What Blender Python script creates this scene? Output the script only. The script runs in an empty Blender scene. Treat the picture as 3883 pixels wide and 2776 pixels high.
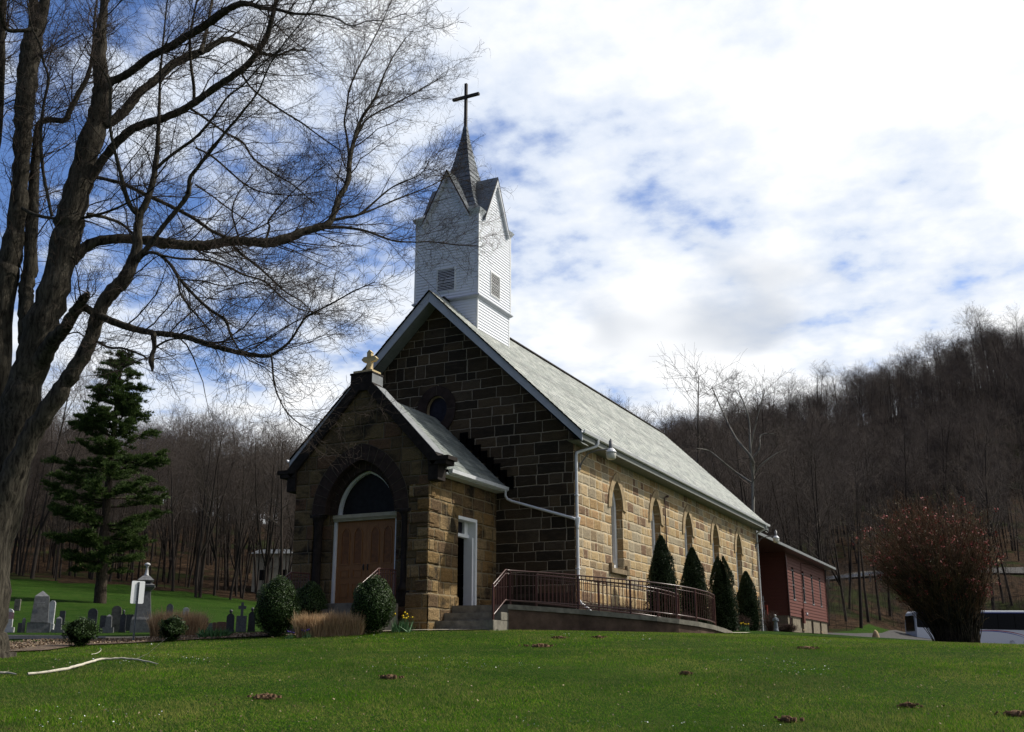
import bpy, bmesh, math, random
import numpy as np
from mathutils import Vector, Matrix
from mathutils.geometry import tessellate_polygon
PI = math.pi
rnd = random.Random(7)
scene = bpy.context.scene
COL = scene.collection

# ------------------------------------------------------------------ camera
CAM = np.array([16.812, -28.806, -0.813]); YAW, PITCH, ROLL, FPX = -0.4518, 0.2787, -0.0007, 3900.0
def _basis():
    cy, sy, cp, sp = math.cos(YAW), math.sin(YAW), math.cos(PITCH), math.sin(PITCH)
    F = np.array([sy*cp, cy*cp, sp]); R = np.array([cy, -sy, 0.]); U = np.cross(R, F)
    cr, sr = math.cos(ROLL), math.sin(ROLL)
    return F, cr*R+sr*U, -sr*R+cr*U
CF, CR, CU = _basis()
FH = np.array([math.sin(YAW), math.cos(YAW), 0.]); RH = np.array([math.cos(YAW), -math.sin(YAW), 0.])
def ray(u, v):
    return CF+(u-1941.5)/FPX*CR-(v-1388)/FPX*CU
def at(u, v, b):            # point seen in direction (u, v) at horizontal forward distance b
    d = ray(u, v); return CAM+d*(b/(d@FH))
cd = bpy.data.cameras.new('camera'); cam = bpy.data.objects.new('camera', cd); COL.objects.link(cam)
cd.sensor_width = 36; cd.lens = 36*FPX/3883; cd.clip_end = 3000; cd.clip_start = .1
cam.matrix_world = Matrix(((CR[0], CU[0], -CF[0], CAM[0]), (CR[1], CU[1], -CF[1], CAM[1]), (CR[2], CU[2], -CF[2], CAM[2]), (0, 0, 0, 1)))
scene.camera = cam
scene.view_settings.view_transform = 'Standard'; scene.view_settings.look = 'None'; scene.view_settings.exposure = 0

# ------------------------------------------------------------------ objects
def tag(o, label=None, cat=None, group=None, kind=None):
    if label: o['label'] = label
    if cat: o['category'] = cat
    if group: o['group'] = group
    if kind: o['kind'] = kind
    return o
def empty(name, loc=(0, 0, 0), rz=0, label=None, cat=None, group=None, sc=1):
    o = bpy.data.objects.new(name, None); COL.objects.link(o); o.location = [float(q) for q in loc]; o.rotation_euler = (0, 0, rz)
    o.scale = (sc, sc, sc); o.empty_display_size = .2
    return tag(o, label, cat, group)
def link_mesh(name, me, mats, parent=None):
    for m in (mats if isinstance(mats, (list, tuple)) else [mats]): me.materials.append(m)
    o = bpy.data.objects.new(name, me); COL.objects.link(o)
    if parent: o.parent = parent
    return o
def copy_tree(o, parent=None):
    c = o.copy(); COL.objects.link(c)
    if parent: c.parent = parent
    for ch in list(o.children): copy_tree(ch, c)
    return c

class MB:
    def __init__(s): s.v = []; s.f = []; s.m = []; s.sm = []
    def add(s, vs, fs, m=0, smooth=False):
        n = len(s.v); s.v.extend([tuple(map(float, q)) for q in vs]); s.f.extend([tuple(n+i for i in f) for f in fs])
        s.m.extend([m]*len(fs)); s.sm.extend([smooth]*len(fs)); return s
    def box(s, a, b, m=0, M=None):
        x0, y0, z0 = a; x1, y1, z1 = b
        vs = [(x0,y0,z0),(x1,y0,z0),(x1,y1,z0),(x0,y1,z0),(x0,y0,z1),(x1,y0,z1),(x1,y1,z1),(x0,y1,z1)]
        if M is not None: vs = [tuple(M @ Vector(q)) for q in vs]
        return s.add(vs, [(0,3,2,1),(4,5,6,7),(0,1,5,4),(1,2,6,5),(2,3,7,6),(3,0,4,7)], m)
    def bar(s, p, q, w, h, m=0, up=(0, 0, 1)):     # rectangular bar from p to q
        p, q = Vector(p), Vector(q); d = (q-p).normalized(); u = Vector(up)
        if abs(d.dot(u)) > .98: u = Vector((0, 1, 0))
        a = d.cross(u).normalized()*w/2; b = a.cross(d).normalized()*h/2
        vs = [p-a-b, p+a-b, p+a+b, p-a+b, q-a-b, q+a-b, q+a+b, q-a+b]
        return s.add(vs, [(0,3,2,1),(4,5,6,7),(0,1,5,4),(1,2,6,5),(2,3,7,6),(3,0,4,7)], m)
    def tube(s, pts, rad, n=8, m=0, smooth=True, cap=True):
        P = [Vector([float(c) for c in p]) for p in pts]; k = len(P)
        if not hasattr(rad, '__len__'): rad = [rad]*k
        rings = []; ref = None
        for i in range(k):
            t = (P[min(i+1, k-1)]-P[max(i-1, 0)]).normalized()
            if ref is None: ref = t.orthogonal().normalized()
            ref = (ref-t*ref.dot(t)); ref = ref.normalized() if ref.length > 1e-6 else t.orthogonal().normalized()
            bi = t.cross(ref)
            rings += [P[i]+(ref*math.cos(2*PI*j/n)+bi*math.sin(2*PI*j/n))*rad[i] for j in range(n)]
        fs = [(i*n+j, i*n+(j+1) % n, (i+1)*n+(j+1) % n, (i+1)*n+j) for i in range(k-1) for j in range(n)]
        s.add(rings, fs, m, smooth)
        if cap:
            s.add(rings[:n], [tuple(range(n-1, -1, -1))], m); s.add(rings[-n:], [tuple(range(n))], m)
        return s
    def lathe(s, prof, n=16, c=(0, 0, 0), m=0, smooth=True, sx=1, sy=1):
        vs = []; k = len(prof)
        for r, z in prof: vs += [(c[0]+sx*r*math.cos(2*PI*j/n), c[1]+sy*r*math.sin(2*PI*j/n), c[2]+z) for j in range(n)]
        fs = [(i*n+j, i*n+(j+1) % n, (i+1)*n+(j+1) % n, (i+1)*n+j) for i in range(k-1) for j in range(n)]
        fs += [tuple(range(n-1, -1, -1)), tuple((k-1)*n+j for j in range(n))]
        return s.add(vs, fs, m, smooth)
    def prism(s, poly, fn, d0, d1, m=0):       # poly 2D -> fn(u,v,d) 3D, extruded from d0 to d1
        n = len(poly); vs = [fn(u, v, d0) for u, v in poly]+[fn(u, v, d1) for u, v in poly]
        fs = [tuple(range(n-1, -1, -1)), tuple(range(n, 2*n))]+[(i, (i+1) % n, n+(i+1) % n, n+i) for i in range(n)]
        return s.add(vs, fs, m)
    def wall(s, outer, holes, fn, reveal=.3, m=0, mr=None):   # flat wall with openings and their reveals
        loops = [outer]+holes
        tris = tessellate_polygon([[Vector((u, v, 0)) for u, v in l] for l in loops])
        flat = [q for l in loops for q in l]
        s.add([fn(u, v, 0) for u, v in flat], [tuple(t) for t in tris], m)
        for h in holes:
            n = len(h); vs = [fn(u, v, 0) for u, v in h]+[fn(u, v, reveal) for u, v in h]
            s.add(vs, [(i, (i+1) % n, n+(i+1) % n, n+i) for i in range(n)], m if mr is None else mr)
        return s
    def build(s, name, mats, parent=None, bevel=0, fix=False):
        me = bpy.data.meshes.new(name); me.from_pydata(s.v, [], s.f)
        me.polygons.foreach_set('material_index', s.m); me.polygons.foreach_set('use_smooth', s.sm); me.update()
        if fix or bevel:
            bm = bmesh.new(); bm.from_mesh(me)
            if bevel:
                bmesh.ops.remove_doubles(bm, verts=bm.verts, dist=1e-5)
                ed = [e for e in bm.edges if len(e.link_faces) == 2 and e.calc_face_angle(0) > .6]
                bmesh.ops.bevel(bm, geom=ed, offset=bevel, segments=2, affect='EDGES', clamp_overlap=True)
            bmesh.ops.recalc_face_normals(bm, faces=bm.faces); bm.to_mesh(me); bm.free()
        return link_mesh(name, me, mats, parent)

def np_mesh(name, V, F, mats, parent=None, smooth=False, midx=None):    # F: (n,k) int array, k = 3 or 4
    V = np.asarray(V, np.float32); F = np.asarray(F, np.int32); me = bpy.data.meshes.new(name)
    me.vertices.add(len(V)); me.vertices.foreach_set('co', V.ravel())
    me.loops.add(F.size); me.loops.foreach_set('vertex_index', F.ravel())
    me.polygons.add(len(F)); me.polygons.foreach_set('loop_start', np.arange(0, F.size, F.shape[1], dtype=np.int32))
    if smooth: me.polygons.foreach_set('use_smooth', np.ones(len(F), bool))
    if midx is not None: me.polygons.foreach_set('material_index', np.asarray(midx, np.int32))
    me.update(calc_edges=True)
    return link_mesh(name, me, mats, parent)

def chains_mesh(chains, sides=None):
    """chains: list of (pts Nx3, radii N).  Returns V, F(quads)."""
    Vs = []; Fs = []; n0 = 0; cache = {}
    for P, r in chains:
        k = len(P); n = sides(r[0]) if sides else 4
        T = np.empty_like(P); T[1:-1] = P[2:]-P[:-2]; T[0] = P[1]-P[0]; T[-1] = P[-1]-P[-2]
        T /= (np.linalg.norm(T, axis=1)[:, None]+1e-9)
        m = np.abs(T).mean(0); ref = np.eye(3)[np.argmin(m)]
        A = np.cross(T, ref); A /= (np.linalg.norm(A, axis=1)[:, None]+1e-9); B = np.cross(T, A)
        if (n, k) not in cache:
            a = np.arange(n)*2*PI/n
            i, j = np.meshgrid(np.arange(k-1), np.arange(n), indexing='ij'); i = i.ravel(); j = j.ravel()
            cache[(n, k)] = (np.cos(a), np.sin(a), np.stack([i*n+j, i*n+(j+1) % n, (i+1)*n+(j+1) % n, (i+1)*n+j], 1))
        c, sn, F = cache[(n, k)]
        ring = P[:, None, :]+r[:, None, None]*(A[:, None, :]*c[None, :, None]+B[:, None, :]*sn[None, :, None])
        Vs.append(ring.reshape(-1, 3)); Fs.append(F+n0); n0 += k*n
    return np.concatenate(Vs), np.concatenate(Fs)

def arch(c, a, spring, rise, n=14, base=None):      # pointed arch outline, counter-clockwise from bottom right
    r = (a*a+rise*rise)/(2*a); th = math.atan2(rise, r-a)
    right = [(c+a-r+r*math.cos(th*i/n), spring+r*math.sin(th*i/n)) for i in range(n+1)]
    left = [(2*c-u, v) for u, v in right[::-1][1:]]
    pts = right+left
    if base is not None: pts = [(c+a, base)]+pts+[(c-a, base)]
    return pts

# ------------------------------------------------------------------ materials
class NT:
    def __init__(s, name, rough=.8, spec=.3):
        s.mat = bpy.data.materials.new(name); s.mat.use_nodes = True; s.t = s.mat.node_tree; s.n = s.t.nodes
        s.b = s.n['Principled BSDF']; s.b.inputs['Roughness'].default_value = rough; s.b.inputs['Specular IOR Level'].default_value = spec
    def node(s, typ, **k):
        x = s.n.new(typ)
        for a, v in k.items(): setattr(x, a, v)
        return x
    def set(s, sock, v):
        if isinstance(v, bpy.types.NodeSocket): s.t.links.new(v, sock)
        elif v is not None:
            try: sock.default_value = v
            except Exception: sock.default_value = tuple(v)+(1,) if len(v) == 3 else v
    def m(s, op, a, b=None, c=None, clamp=False):
        x = s.node('ShaderNodeMath', operation=op, use_clamp=clamp); s.set(x.inputs[0], a); s.set(x.inputs[1], b); s.set(x.inputs[2], c); return x.outputs[0]
    def mix(s, f, a, b, blend='MIX'):
        x = s.node('ShaderNodeMix', data_type='RGBA', blend_type=blend); s.set(x.inputs[0], f)
        for i, v in ((6, a), (7, b)): s.set(x.inputs[i], tuple(v)+(1,) if isinstance(v, (tuple, list)) and len(v) == 3 else v)
        return x.outputs[2]
    def obj(s): return s.node('ShaderNodeTexCoord').outputs['Object']
    def xyz(s, v): x = s.node('ShaderNodeSeparateXYZ'); s.set(x.inputs[0], v); return x.outputs
    def comb(s, x, y, z=0.): c = s.node('ShaderNodeCombineXYZ'); [s.set(c.inputs[i], q) for i, q in enumerate((x, y, z))]; return c.outputs[0]
    def noise(s, vec, scale, detail=3, rough=.6, out=0, dist=0.):
        x = s.node('ShaderNodeTexNoise'); s.set(x.inputs['Vector'], vec); x.inputs['Scale'].default_value = scale
        x.inputs['Detail'].default_value = detail; x.inputs['Roughness'].default_value = rough; x.inputs['Distortion'].default_value = dist
        return x.outputs[out]
    def scale(s, vec, sc): x = s.node('ShaderNodeVectorMath', operation='MULTIPLY'); s.set(x.inputs[0], vec); x.inputs[1].default_value = sc; return x.outputs[0]
    def rampc(s, f, stops, interp='LINEAR'):
        x = s.node('ShaderNodeValToRGB'); r = x.color_ramp; r.interpolation = interp; s.set(x.inputs[0], f)
        while len(r.elements) < len(stops): r.elements.new(1)
        for e, (p, c) in zip(r.elements, stops): e.position = p; e.color = tuple(c)+(1,) if len(c) == 3 else c
        return x.outputs[0]
    def step(s, f, a, b): x = s.node('ShaderNodeMapRange', interpolation_type='SMOOTHSTEP'); s.set(x.inputs[0], f); x.inputs[1].default_value = a; x.inputs[2].default_value = b; return x.outputs[0]
    def bump(s, h, dist=.02, st=1.): x = s.node('ShaderNodeBump'); s.set(x.inputs['Height'], h); x.inputs['Distance'].default_value = dist; x.inputs['Strength'].default_value = st; s.t.links.new(x.outputs[0], s.b.inputs['Normal']); return x
    def color(s, c): s.set(s.b.inputs['Base Color'], tuple(c)+(1,) if isinstance(c, (tuple, list)) and len(c) == 3 else c)
    def translucent(s, col, fac=.4):
        tr = s.node('ShaderNodeBsdfTranslucent'); s.set(tr.inputs['Color'], col); mx = s.node('ShaderNodeMixShader'); mx.inputs[0].default_value = fac
        s.t.links.new(s.b.outputs[0], mx.inputs[1]); s.t.links.new(tr.outputs[0], mx.inputs[2]); s.t.links.new(mx.outputs[0], s.n['Material Output'].inputs['Surface'])
    def cells(s, u, v, w, h, split=.75, warp=.9, rowvar=.5):
        if rowvar: v = s.m('ADD', v, s.m('MULTIPLY', s.m('SUBTRACT', s.noise(s.comb(v, 0., 3.7), 1.1, 1), .5), rowvar))
        vv = s.m('DIVIDE', v, h); row = s.m('FLOOR', vv); fv = s.m('FRACT', vv)
        wn = s.node('ShaderNodeTexWhiteNoise', noise_dimensions='1D'); s.set(wn.inputs['W'], row)
        uu = s.m('ADD', s.m('DIVIDE', u, w), s.m('MULTIPLY', wn.outputs[0], 17.3))
        if warp: uu = s.m('ADD', uu, s.m('MULTIPLY', s.m('SUBTRACT', s.noise(s.comb(uu, s.m('MULTIPLY', row, 5.3), 0.), .75, 1), .5), warp))
        col = s.m('FLOOR', uu); fu = s.m('FRACT', uu)
        w2 = s.node('ShaderNodeTexWhiteNoise', noise_dimensions='2D'); s.set(w2.inputs['Vector'], s.comb(col, row))
        n = s.m('ADD', 1., s.m('GREATER_THAN', w2.outputs[0], split))
        fn = s.m('MULTIPLY', fu, n); sub = s.m('FLOOR', fn); f2 = s.m('FRACT', fn)
        w3 = s.node('ShaderNodeTexWhiteNoise', noise_dimensions='3D'); s.set(w3.inputs['Vector'], s.comb(col, row, s.m('ADD', sub, .5)))
        du = s.m('DIVIDE', s.m('MULTIPLY', s.m('MINIMUM', f2, s.m('SUBTRACT', 1., f2)), w), n)
        dv = s.m('MULTIPLY', s.m('MINIMUM', fv, s.m('SUBTRACT', 1., fv)), h)
        return w3.outputs[0], w3.outputs[1], s.m('MINIMUM', du, dv), fv

def simple(name, c, rough=.7, spec=.3, var=.25, scale=8, bump=.0, metal=0, c2=None):
    t = NT(name, rough, spec); o = t.obj(); n = t.noise(o, scale, 4)
    hi = c2 or tuple(min(1, q*(1+var)) for q in c); lo = tuple(q*(1-var) for q in c)
    t.color(t.rampc(n, [(.3, lo), (.7, hi)])); t.b.inputs['Metallic'].default_value = metal
    if bump: t.bump(t.noise(o, scale*3, 4), bump)
    return t.mat
M = {}
def stone(name, palette, mortar, w, h, mw=(.010, .022), dirt=None, grain=.6, axis='auto', mvar=.3, split=.75, bumpd=.03, wob=.035):
    t = NT(name, .9, .15); o = t.obj()
    wobn = t.node('ShaderNodeVectorMath', operation='SUBTRACT'); t.set(wobn.inputs[0], t.noise(o, 2.2, 3, .6, 1)); wobn.inputs[1].default_value = (.5, .5, .5)
    ow = t.node('ShaderNodeVectorMath', operation='ADD'); t.set(ow.inputs[0], o); t.set(ow.inputs[1], t.scale(wobn.outputs[0], (wob*2,)*3))
    x, y, z = t.xyz(ow.outputs[0])
    g = t.node('ShaderNodeNewGeometry'); nx = t.xyz(g.outputs['Normal'])[0]
    f = t.m('GREATER_THAN', t.m('ABSOLUTE', nx), .5)
    u = t.m('ADD', t.m('MULTIPLY', x, t.m('SUBTRACT', 1., f)), t.m('MULTIPLY', t.m('ADD', y, 31.), f))
    r, rc, d, fv = t.cells(u, t.m('ADD', z, 5.), w, h, split)
    k = len(palette)
    base = t.rampc(r, [(i/k, c) for i, c in enumerate(palette)], 'CONSTANT')
    n1 = t.noise(t.scale(o, (1, 1, 3.5)), 3.5, 5, .65); n2 = t.noise(o, 28, 4, .7)
    base = t.mix(t.m('MULTIPLY', t.m('ABSOLUTE', t.m('SUBTRACT', n1, .5)), 2.2, clamp=True), base, t.mix(t.step(n1, .35, .65), tuple(q*.45 for q in palette[0]), tuple(min(1, q*1.35) for q in palette[1])))
    base = t.mix(grain, base, t.mix(t.step(n2, .3, .7), (.55, .55, .55), (1.3, 1.27, 1.2)), 'MULTIPLY')
    if dirt:
        nd = t.noise(t.scale(o, (1, 1, 1.8)), dirt[2], 5, .62, dist=.4)
        base = t.mix(t.m('MULTIPLY', t.step(nd, dirt[3], dirt[3]+.16), dirt[1]), base, dirt[0])
    mm = t.step(t.m('ADD', d, t.m('MULTIPLY', t.m('SUBTRACT', t.noise(o, 14, 3), .5), .012)), *mw)
    mo = t.mix(t.noise(o, 3, 3), tuple(q*(1-mvar*1.3) for q in mortar), tuple(q*(1+mvar) for q in mortar))
    t.color(t.mix(mm, mo, base))
    hh = t.m('ADD', t.m('MULTIPLY', t.step(d, mw[0], mw[1]+.035), .7), t.m('MULTIPLY', t.noise(o, 16, 5, .7), .8))
    hh = t.m('ADD', hh, t.m('MULTIPLY', t.noise(o, 4.5, 3), .8))
    t.bump(hh, bumpd); return t.mat
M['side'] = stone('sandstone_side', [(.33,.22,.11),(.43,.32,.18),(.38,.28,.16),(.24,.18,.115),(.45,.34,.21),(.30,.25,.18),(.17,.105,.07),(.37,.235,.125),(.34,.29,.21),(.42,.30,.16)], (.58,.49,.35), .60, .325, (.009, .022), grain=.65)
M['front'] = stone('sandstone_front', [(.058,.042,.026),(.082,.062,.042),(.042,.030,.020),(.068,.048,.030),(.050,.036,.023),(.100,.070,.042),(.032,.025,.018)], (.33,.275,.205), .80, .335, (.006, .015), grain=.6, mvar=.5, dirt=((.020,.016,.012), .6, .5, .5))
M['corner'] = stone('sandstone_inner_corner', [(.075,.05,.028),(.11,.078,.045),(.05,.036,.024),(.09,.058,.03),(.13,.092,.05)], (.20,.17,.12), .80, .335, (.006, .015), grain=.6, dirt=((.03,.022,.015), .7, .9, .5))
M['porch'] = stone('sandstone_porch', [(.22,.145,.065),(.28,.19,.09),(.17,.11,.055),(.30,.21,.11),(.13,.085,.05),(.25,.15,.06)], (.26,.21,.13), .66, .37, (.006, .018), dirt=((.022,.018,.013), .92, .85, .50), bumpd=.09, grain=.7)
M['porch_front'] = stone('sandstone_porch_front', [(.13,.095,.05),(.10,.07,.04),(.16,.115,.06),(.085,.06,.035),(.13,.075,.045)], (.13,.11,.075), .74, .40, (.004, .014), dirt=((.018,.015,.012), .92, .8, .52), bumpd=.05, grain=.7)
M['dark_stone'] = simple('blackened_stone', (.020,.015,.013), .85, .2, .5, 6, .01)
M['voussoir'] = simple('brown_arch_stone', (.034,.022,.018), .85, .2, .5, 5, .01)
M['joint'] = simple('pale_joint', (.10,.085,.065), .9, .1)
M['hood'] = simple('tan_hood_stone', (.33,.25,.15), .9, .15, .35, 5, .012)
M['sill'] = simple('weathered_sill_stone', (.22,.17,.11), .9, .15, .4, 5, .012)
M['dark_sill'] = simple('sooty_ledge_stone', (.045,.036,.026), .9, .15, .5, 5, .012)
M['white'] = simple('white_paint', (.74,.75,.76), .55, .3, .06, 3)
M['fascia'] = simple('grey_white_fascia', (.42,.44,.49), .5, .3, .10, 4)
M['soffit'] = simple('soffit_board', (.20,.21,.20), .6, .2, .10, 4)
M['gutter'] = simple('white_gutter_metal', (.66,.67,.70), .35, .5, .1, 4)
M['cream'] = simple('cream_trim', (.36,.33,.24), .6, .3, .15, 4)
M['cream_cross'] = simple('cream_stone', (.55,.44,.25), .8, .2, .2, 6)
M['lead'] = simple('lead_sheet', (.20,.21,.22), .5, .4, .25, 5)
M['cross'] = simple('dark_bronze', (.035,.028,.024), .6, .3, .3, 8)
M['black'] = simple('black_and_shade', (.004,.004,.004), .9, .0)  # plain black for dark parts; also painted shade in doorway and louvers
M['rail'] = simple('brown_rail_paint', (.075,.032,.028), .32, .5, .2, 6)
M['concrete'] = simple('concrete', (.19,.175,.145), .9, .15, .35, 5, .006)
M['ramp_wall'] = simple('brown_block_wall', (.10,.065,.048), .9, .15, .4, 3, .01)
M['grey_metal'] = simple('grey_metal', (.16,.16,.17), .5, .4)
def siding(name, c, h=.105, ang=.0):
    t = NT(name, .5, .3); o = t.obj(); n = t.noise(t.scale(o, (1, 1, 8)), 3, 4)
    t.color(t.rampc(n, [(.3, tuple(q*.93 for q in c)), (.7, c)])); return t.mat
M['siding'] = siding('white_siding', (.78,.80,.86)); M['siding_red'] = siding('red_siding', (.135,.048,.038))
def slate(name, cols, w, h, zs=1.4, bump=.012, dark=.5, rough=.62):
    t = NT(name, rough, .35); o = t.obj(); x, y, z = t.xyz(o)
    g = t.node('ShaderNodeNewGeometry'); nn = t.xyz(g.outputs['Normal'])
    f = t.m('GREATER_THAN', t.m('ABSOLUTE', nn[0]), t.m('ABSOLUTE', nn[1]))
    u = t.m('ADD', t.m('MULTIPLY', y, f), t.m('MULTIPLY', x, t.m('SUBTRACT', 1., f)))
    r, rc, d, fv = t.cells(u, t.m('MULTIPLY', t.m('ADD', z, 20.), zs), w, h, .9, .3, 0)
    k = len(cols); base = t.rampc(r, [(i/k, c) for i, c in enumerate(cols)], 'CONSTANT')
    n = t.noise(o, 1.3, 5, .7); base = t.mix(.8, base, t.mix(t.step(n, .3, .7), (.7,.7,.7), (1.25,1.25,1.25)), 'MULTIPLY')
    n3 = t.noise(o, 30, 3, .7); base = t.mix(.5, base, t.mix(t.step(n3, .3, .7), (.6,.6,.6), (1.4,1.4,1.4)), 'MULTIPLY')
    t.color(t.mix(t.step(d, .002, .010), tuple(q*dark for q in cols[0]), base)); t.bump(t.m('ADD', t.step(d, .002, .012), t.m('MULTIPLY', t.m('SUBTRACT', 1., fv), .5)), bump)
    return t.mat
M['slate'] = slate('grey_green_slate', [(.30,.32,.29),(.36,.375,.345),(.27,.29,.27),(.33,.34,.32),(.40,.41,.38),(.24,.255,.24)], .30, .20)
M['slate_porch'] = slate('dark_green_slate', [(.17,.19,.18),(.20,.225,.21),(.15,.17,.165),(.23,.25,.23)], .42, .30, 1.35, .02, .25)
M['slate_spire'] = slate('spire_shingles', [(.10,.115,.13),(.12,.135,.15),(.09,.10,.115),(.14,.155,.17)], .34, .27, 1.05, .010, .06, .30)
def wood_door():
    t = NT('oak_door', .5, .4); o = t.obj(); n = t.noise(t.scale(o, (14, 14, 1.2)), 3, 5, .6)
    t.color(t.rampc(n, [(.3, (.17,.066,.016)), (.55, (.25,.105,.026)), (.75, (.31,.14,.038))])); t.bump(n, .003); return t.mat
M['door'] = wood_door()
def glass(name, c, rough=.12):
    t = NT(name, rough, .12); o = t.obj(); t.color(t.rampc(t.noise(o, 7, 3), [(.35, tuple(q*.5 for q in c)), (.65, c)])); return t.mat
M['glass'] = glass('dark_window_glass', (.014,.014,.014), .45); M['stained'] = glass('dark_stained_glass', (.020,.018,.028), .35)
M['lamp_glass'] = simple('frosted_lamp_glass', (.62,.60,.54), .3, .5, .1)
# vegetation
def bark(name, a, b, sc=6, st=6., bump=.03):
    t = NT(name, .95, .1); o = t.obj(); n = t.noise(t.scale(o, (1, 1, 1/st)), sc*2.2, 6, .7, dist=.6); n2 = t.noise(o, 1.7, 3)
    t.color(t.mix(t.step(n2, .35, .7), t.rampc(n, [(.35, a), (.62, b)]), t.rampc(n, [(.35, tuple(q*.8 for q in a)), (.62, tuple(q*1.25 for q in b))]))); t.bump(n, bump); return t.mat
M['bark'] = bark('maple_bark', (.012,.010,.008), (.082,.072,.056), 7, 5, .05)
M['twig'] = simple('maple_twig', (.062,.048,.040), .9, .1, .3, 3)
M['bark_far'] = simple('forest_bark', (.042,.034,.029), .95, .1, .5, .35)
M['twig_far'] = simple('forest_twig', (.088,.072,.063), .95, .1, .4, .25)
M['bark_pale'] = simple('sycamore_bark', (.19,.178,.158), .9, .1, .5, .8)
M['pine_bark'] = bark('pine_bark', (.02,.016,.012), (.07,.055,.042), 5, 3, .04)
def leaf(name, lo, hi, rough=.5, sc=3., spec=.4, trans=.0):
    t = NT(name, rough, spec); g = t.node('ShaderNodeNewGeometry')
    r = g.outputs['Random Per Island']; c = t.rampc(t.m('ADD', t.m('MULTIPLY', r, .6), t.m('MULTIPLY', t.noise(t.obj(), sc, 2), .4)), [(.25, lo), (.75, hi)]); t.color(c)
    if trans: t.translucent(c, trans)
    return t.mat
M['box_leaf'] = leaf('boxwood_leaf', (.014,.030,.009), (.060,.105,.026), .5, 3, .25, .2)
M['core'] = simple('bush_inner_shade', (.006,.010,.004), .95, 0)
M['arb_leaf'] = leaf('arborvitae_spray', (.012,.024,.009), (.035,.062,.020), .7, 2)
M['pine_leaf'] = leaf('pine_needles', (.022,.044,.012), (.085,.130,.032), .7, .5, .15, .15)
M['dry'] = leaf('dry_grass_blade', (.34,.22,.12), (.66,.48,.29), .8, 2, .2, .40)
M['iris'] = leaf('green_blade', (.03,.09,.03), (.09,.20,.07), .5, 2)
M['yellow'] = simple('yellow_petal', (.85,.62,.02), .6, .2, .1)
M['purple'] = simple('purple_petal', (.09,.05,.30), .6, .2, .3)
M['quince_twig'] = leaf('reddish_twig', (.10,.056,.034), (.24,.140,.080), .8, 1, .2)
M['quince_leaf'] = leaf('young_leaf', (.07,.075,.025), (.16,.14,.05), .6, 1)
M['quince_flower'] = leaf('red_blossom', (.20,.030,.028), (.46,.08,.07), .6, 1)
M['barberry'] = leaf('purple_brown_twig', (.045,.028,.026), (.12,.07,.055), .85, 3)
# graves
M['granite'] = simple('grey_granite', (.145,.145,.15), .5, .4, .35, 12, .003)
M['granite_dark'] = simple('dark_granite', (.055,.055,.062), .5, .4, .4, 12, .003)
M['marble'] = simple('pale_marble', (.50,.50,.51), .6, .3, .25, 6, .003)
M['old_stone'] = simple('weathered_grave_stone', (.15,.14,.12), .9, .2, .45, 6, .006)
M['redgrave'] = simple('red_granite', (.17,.09,.075), .6, .3, .3, 12)
M['engrave'] = simple('cut_letters', (.36,.36,.37), .8, .1)
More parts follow.
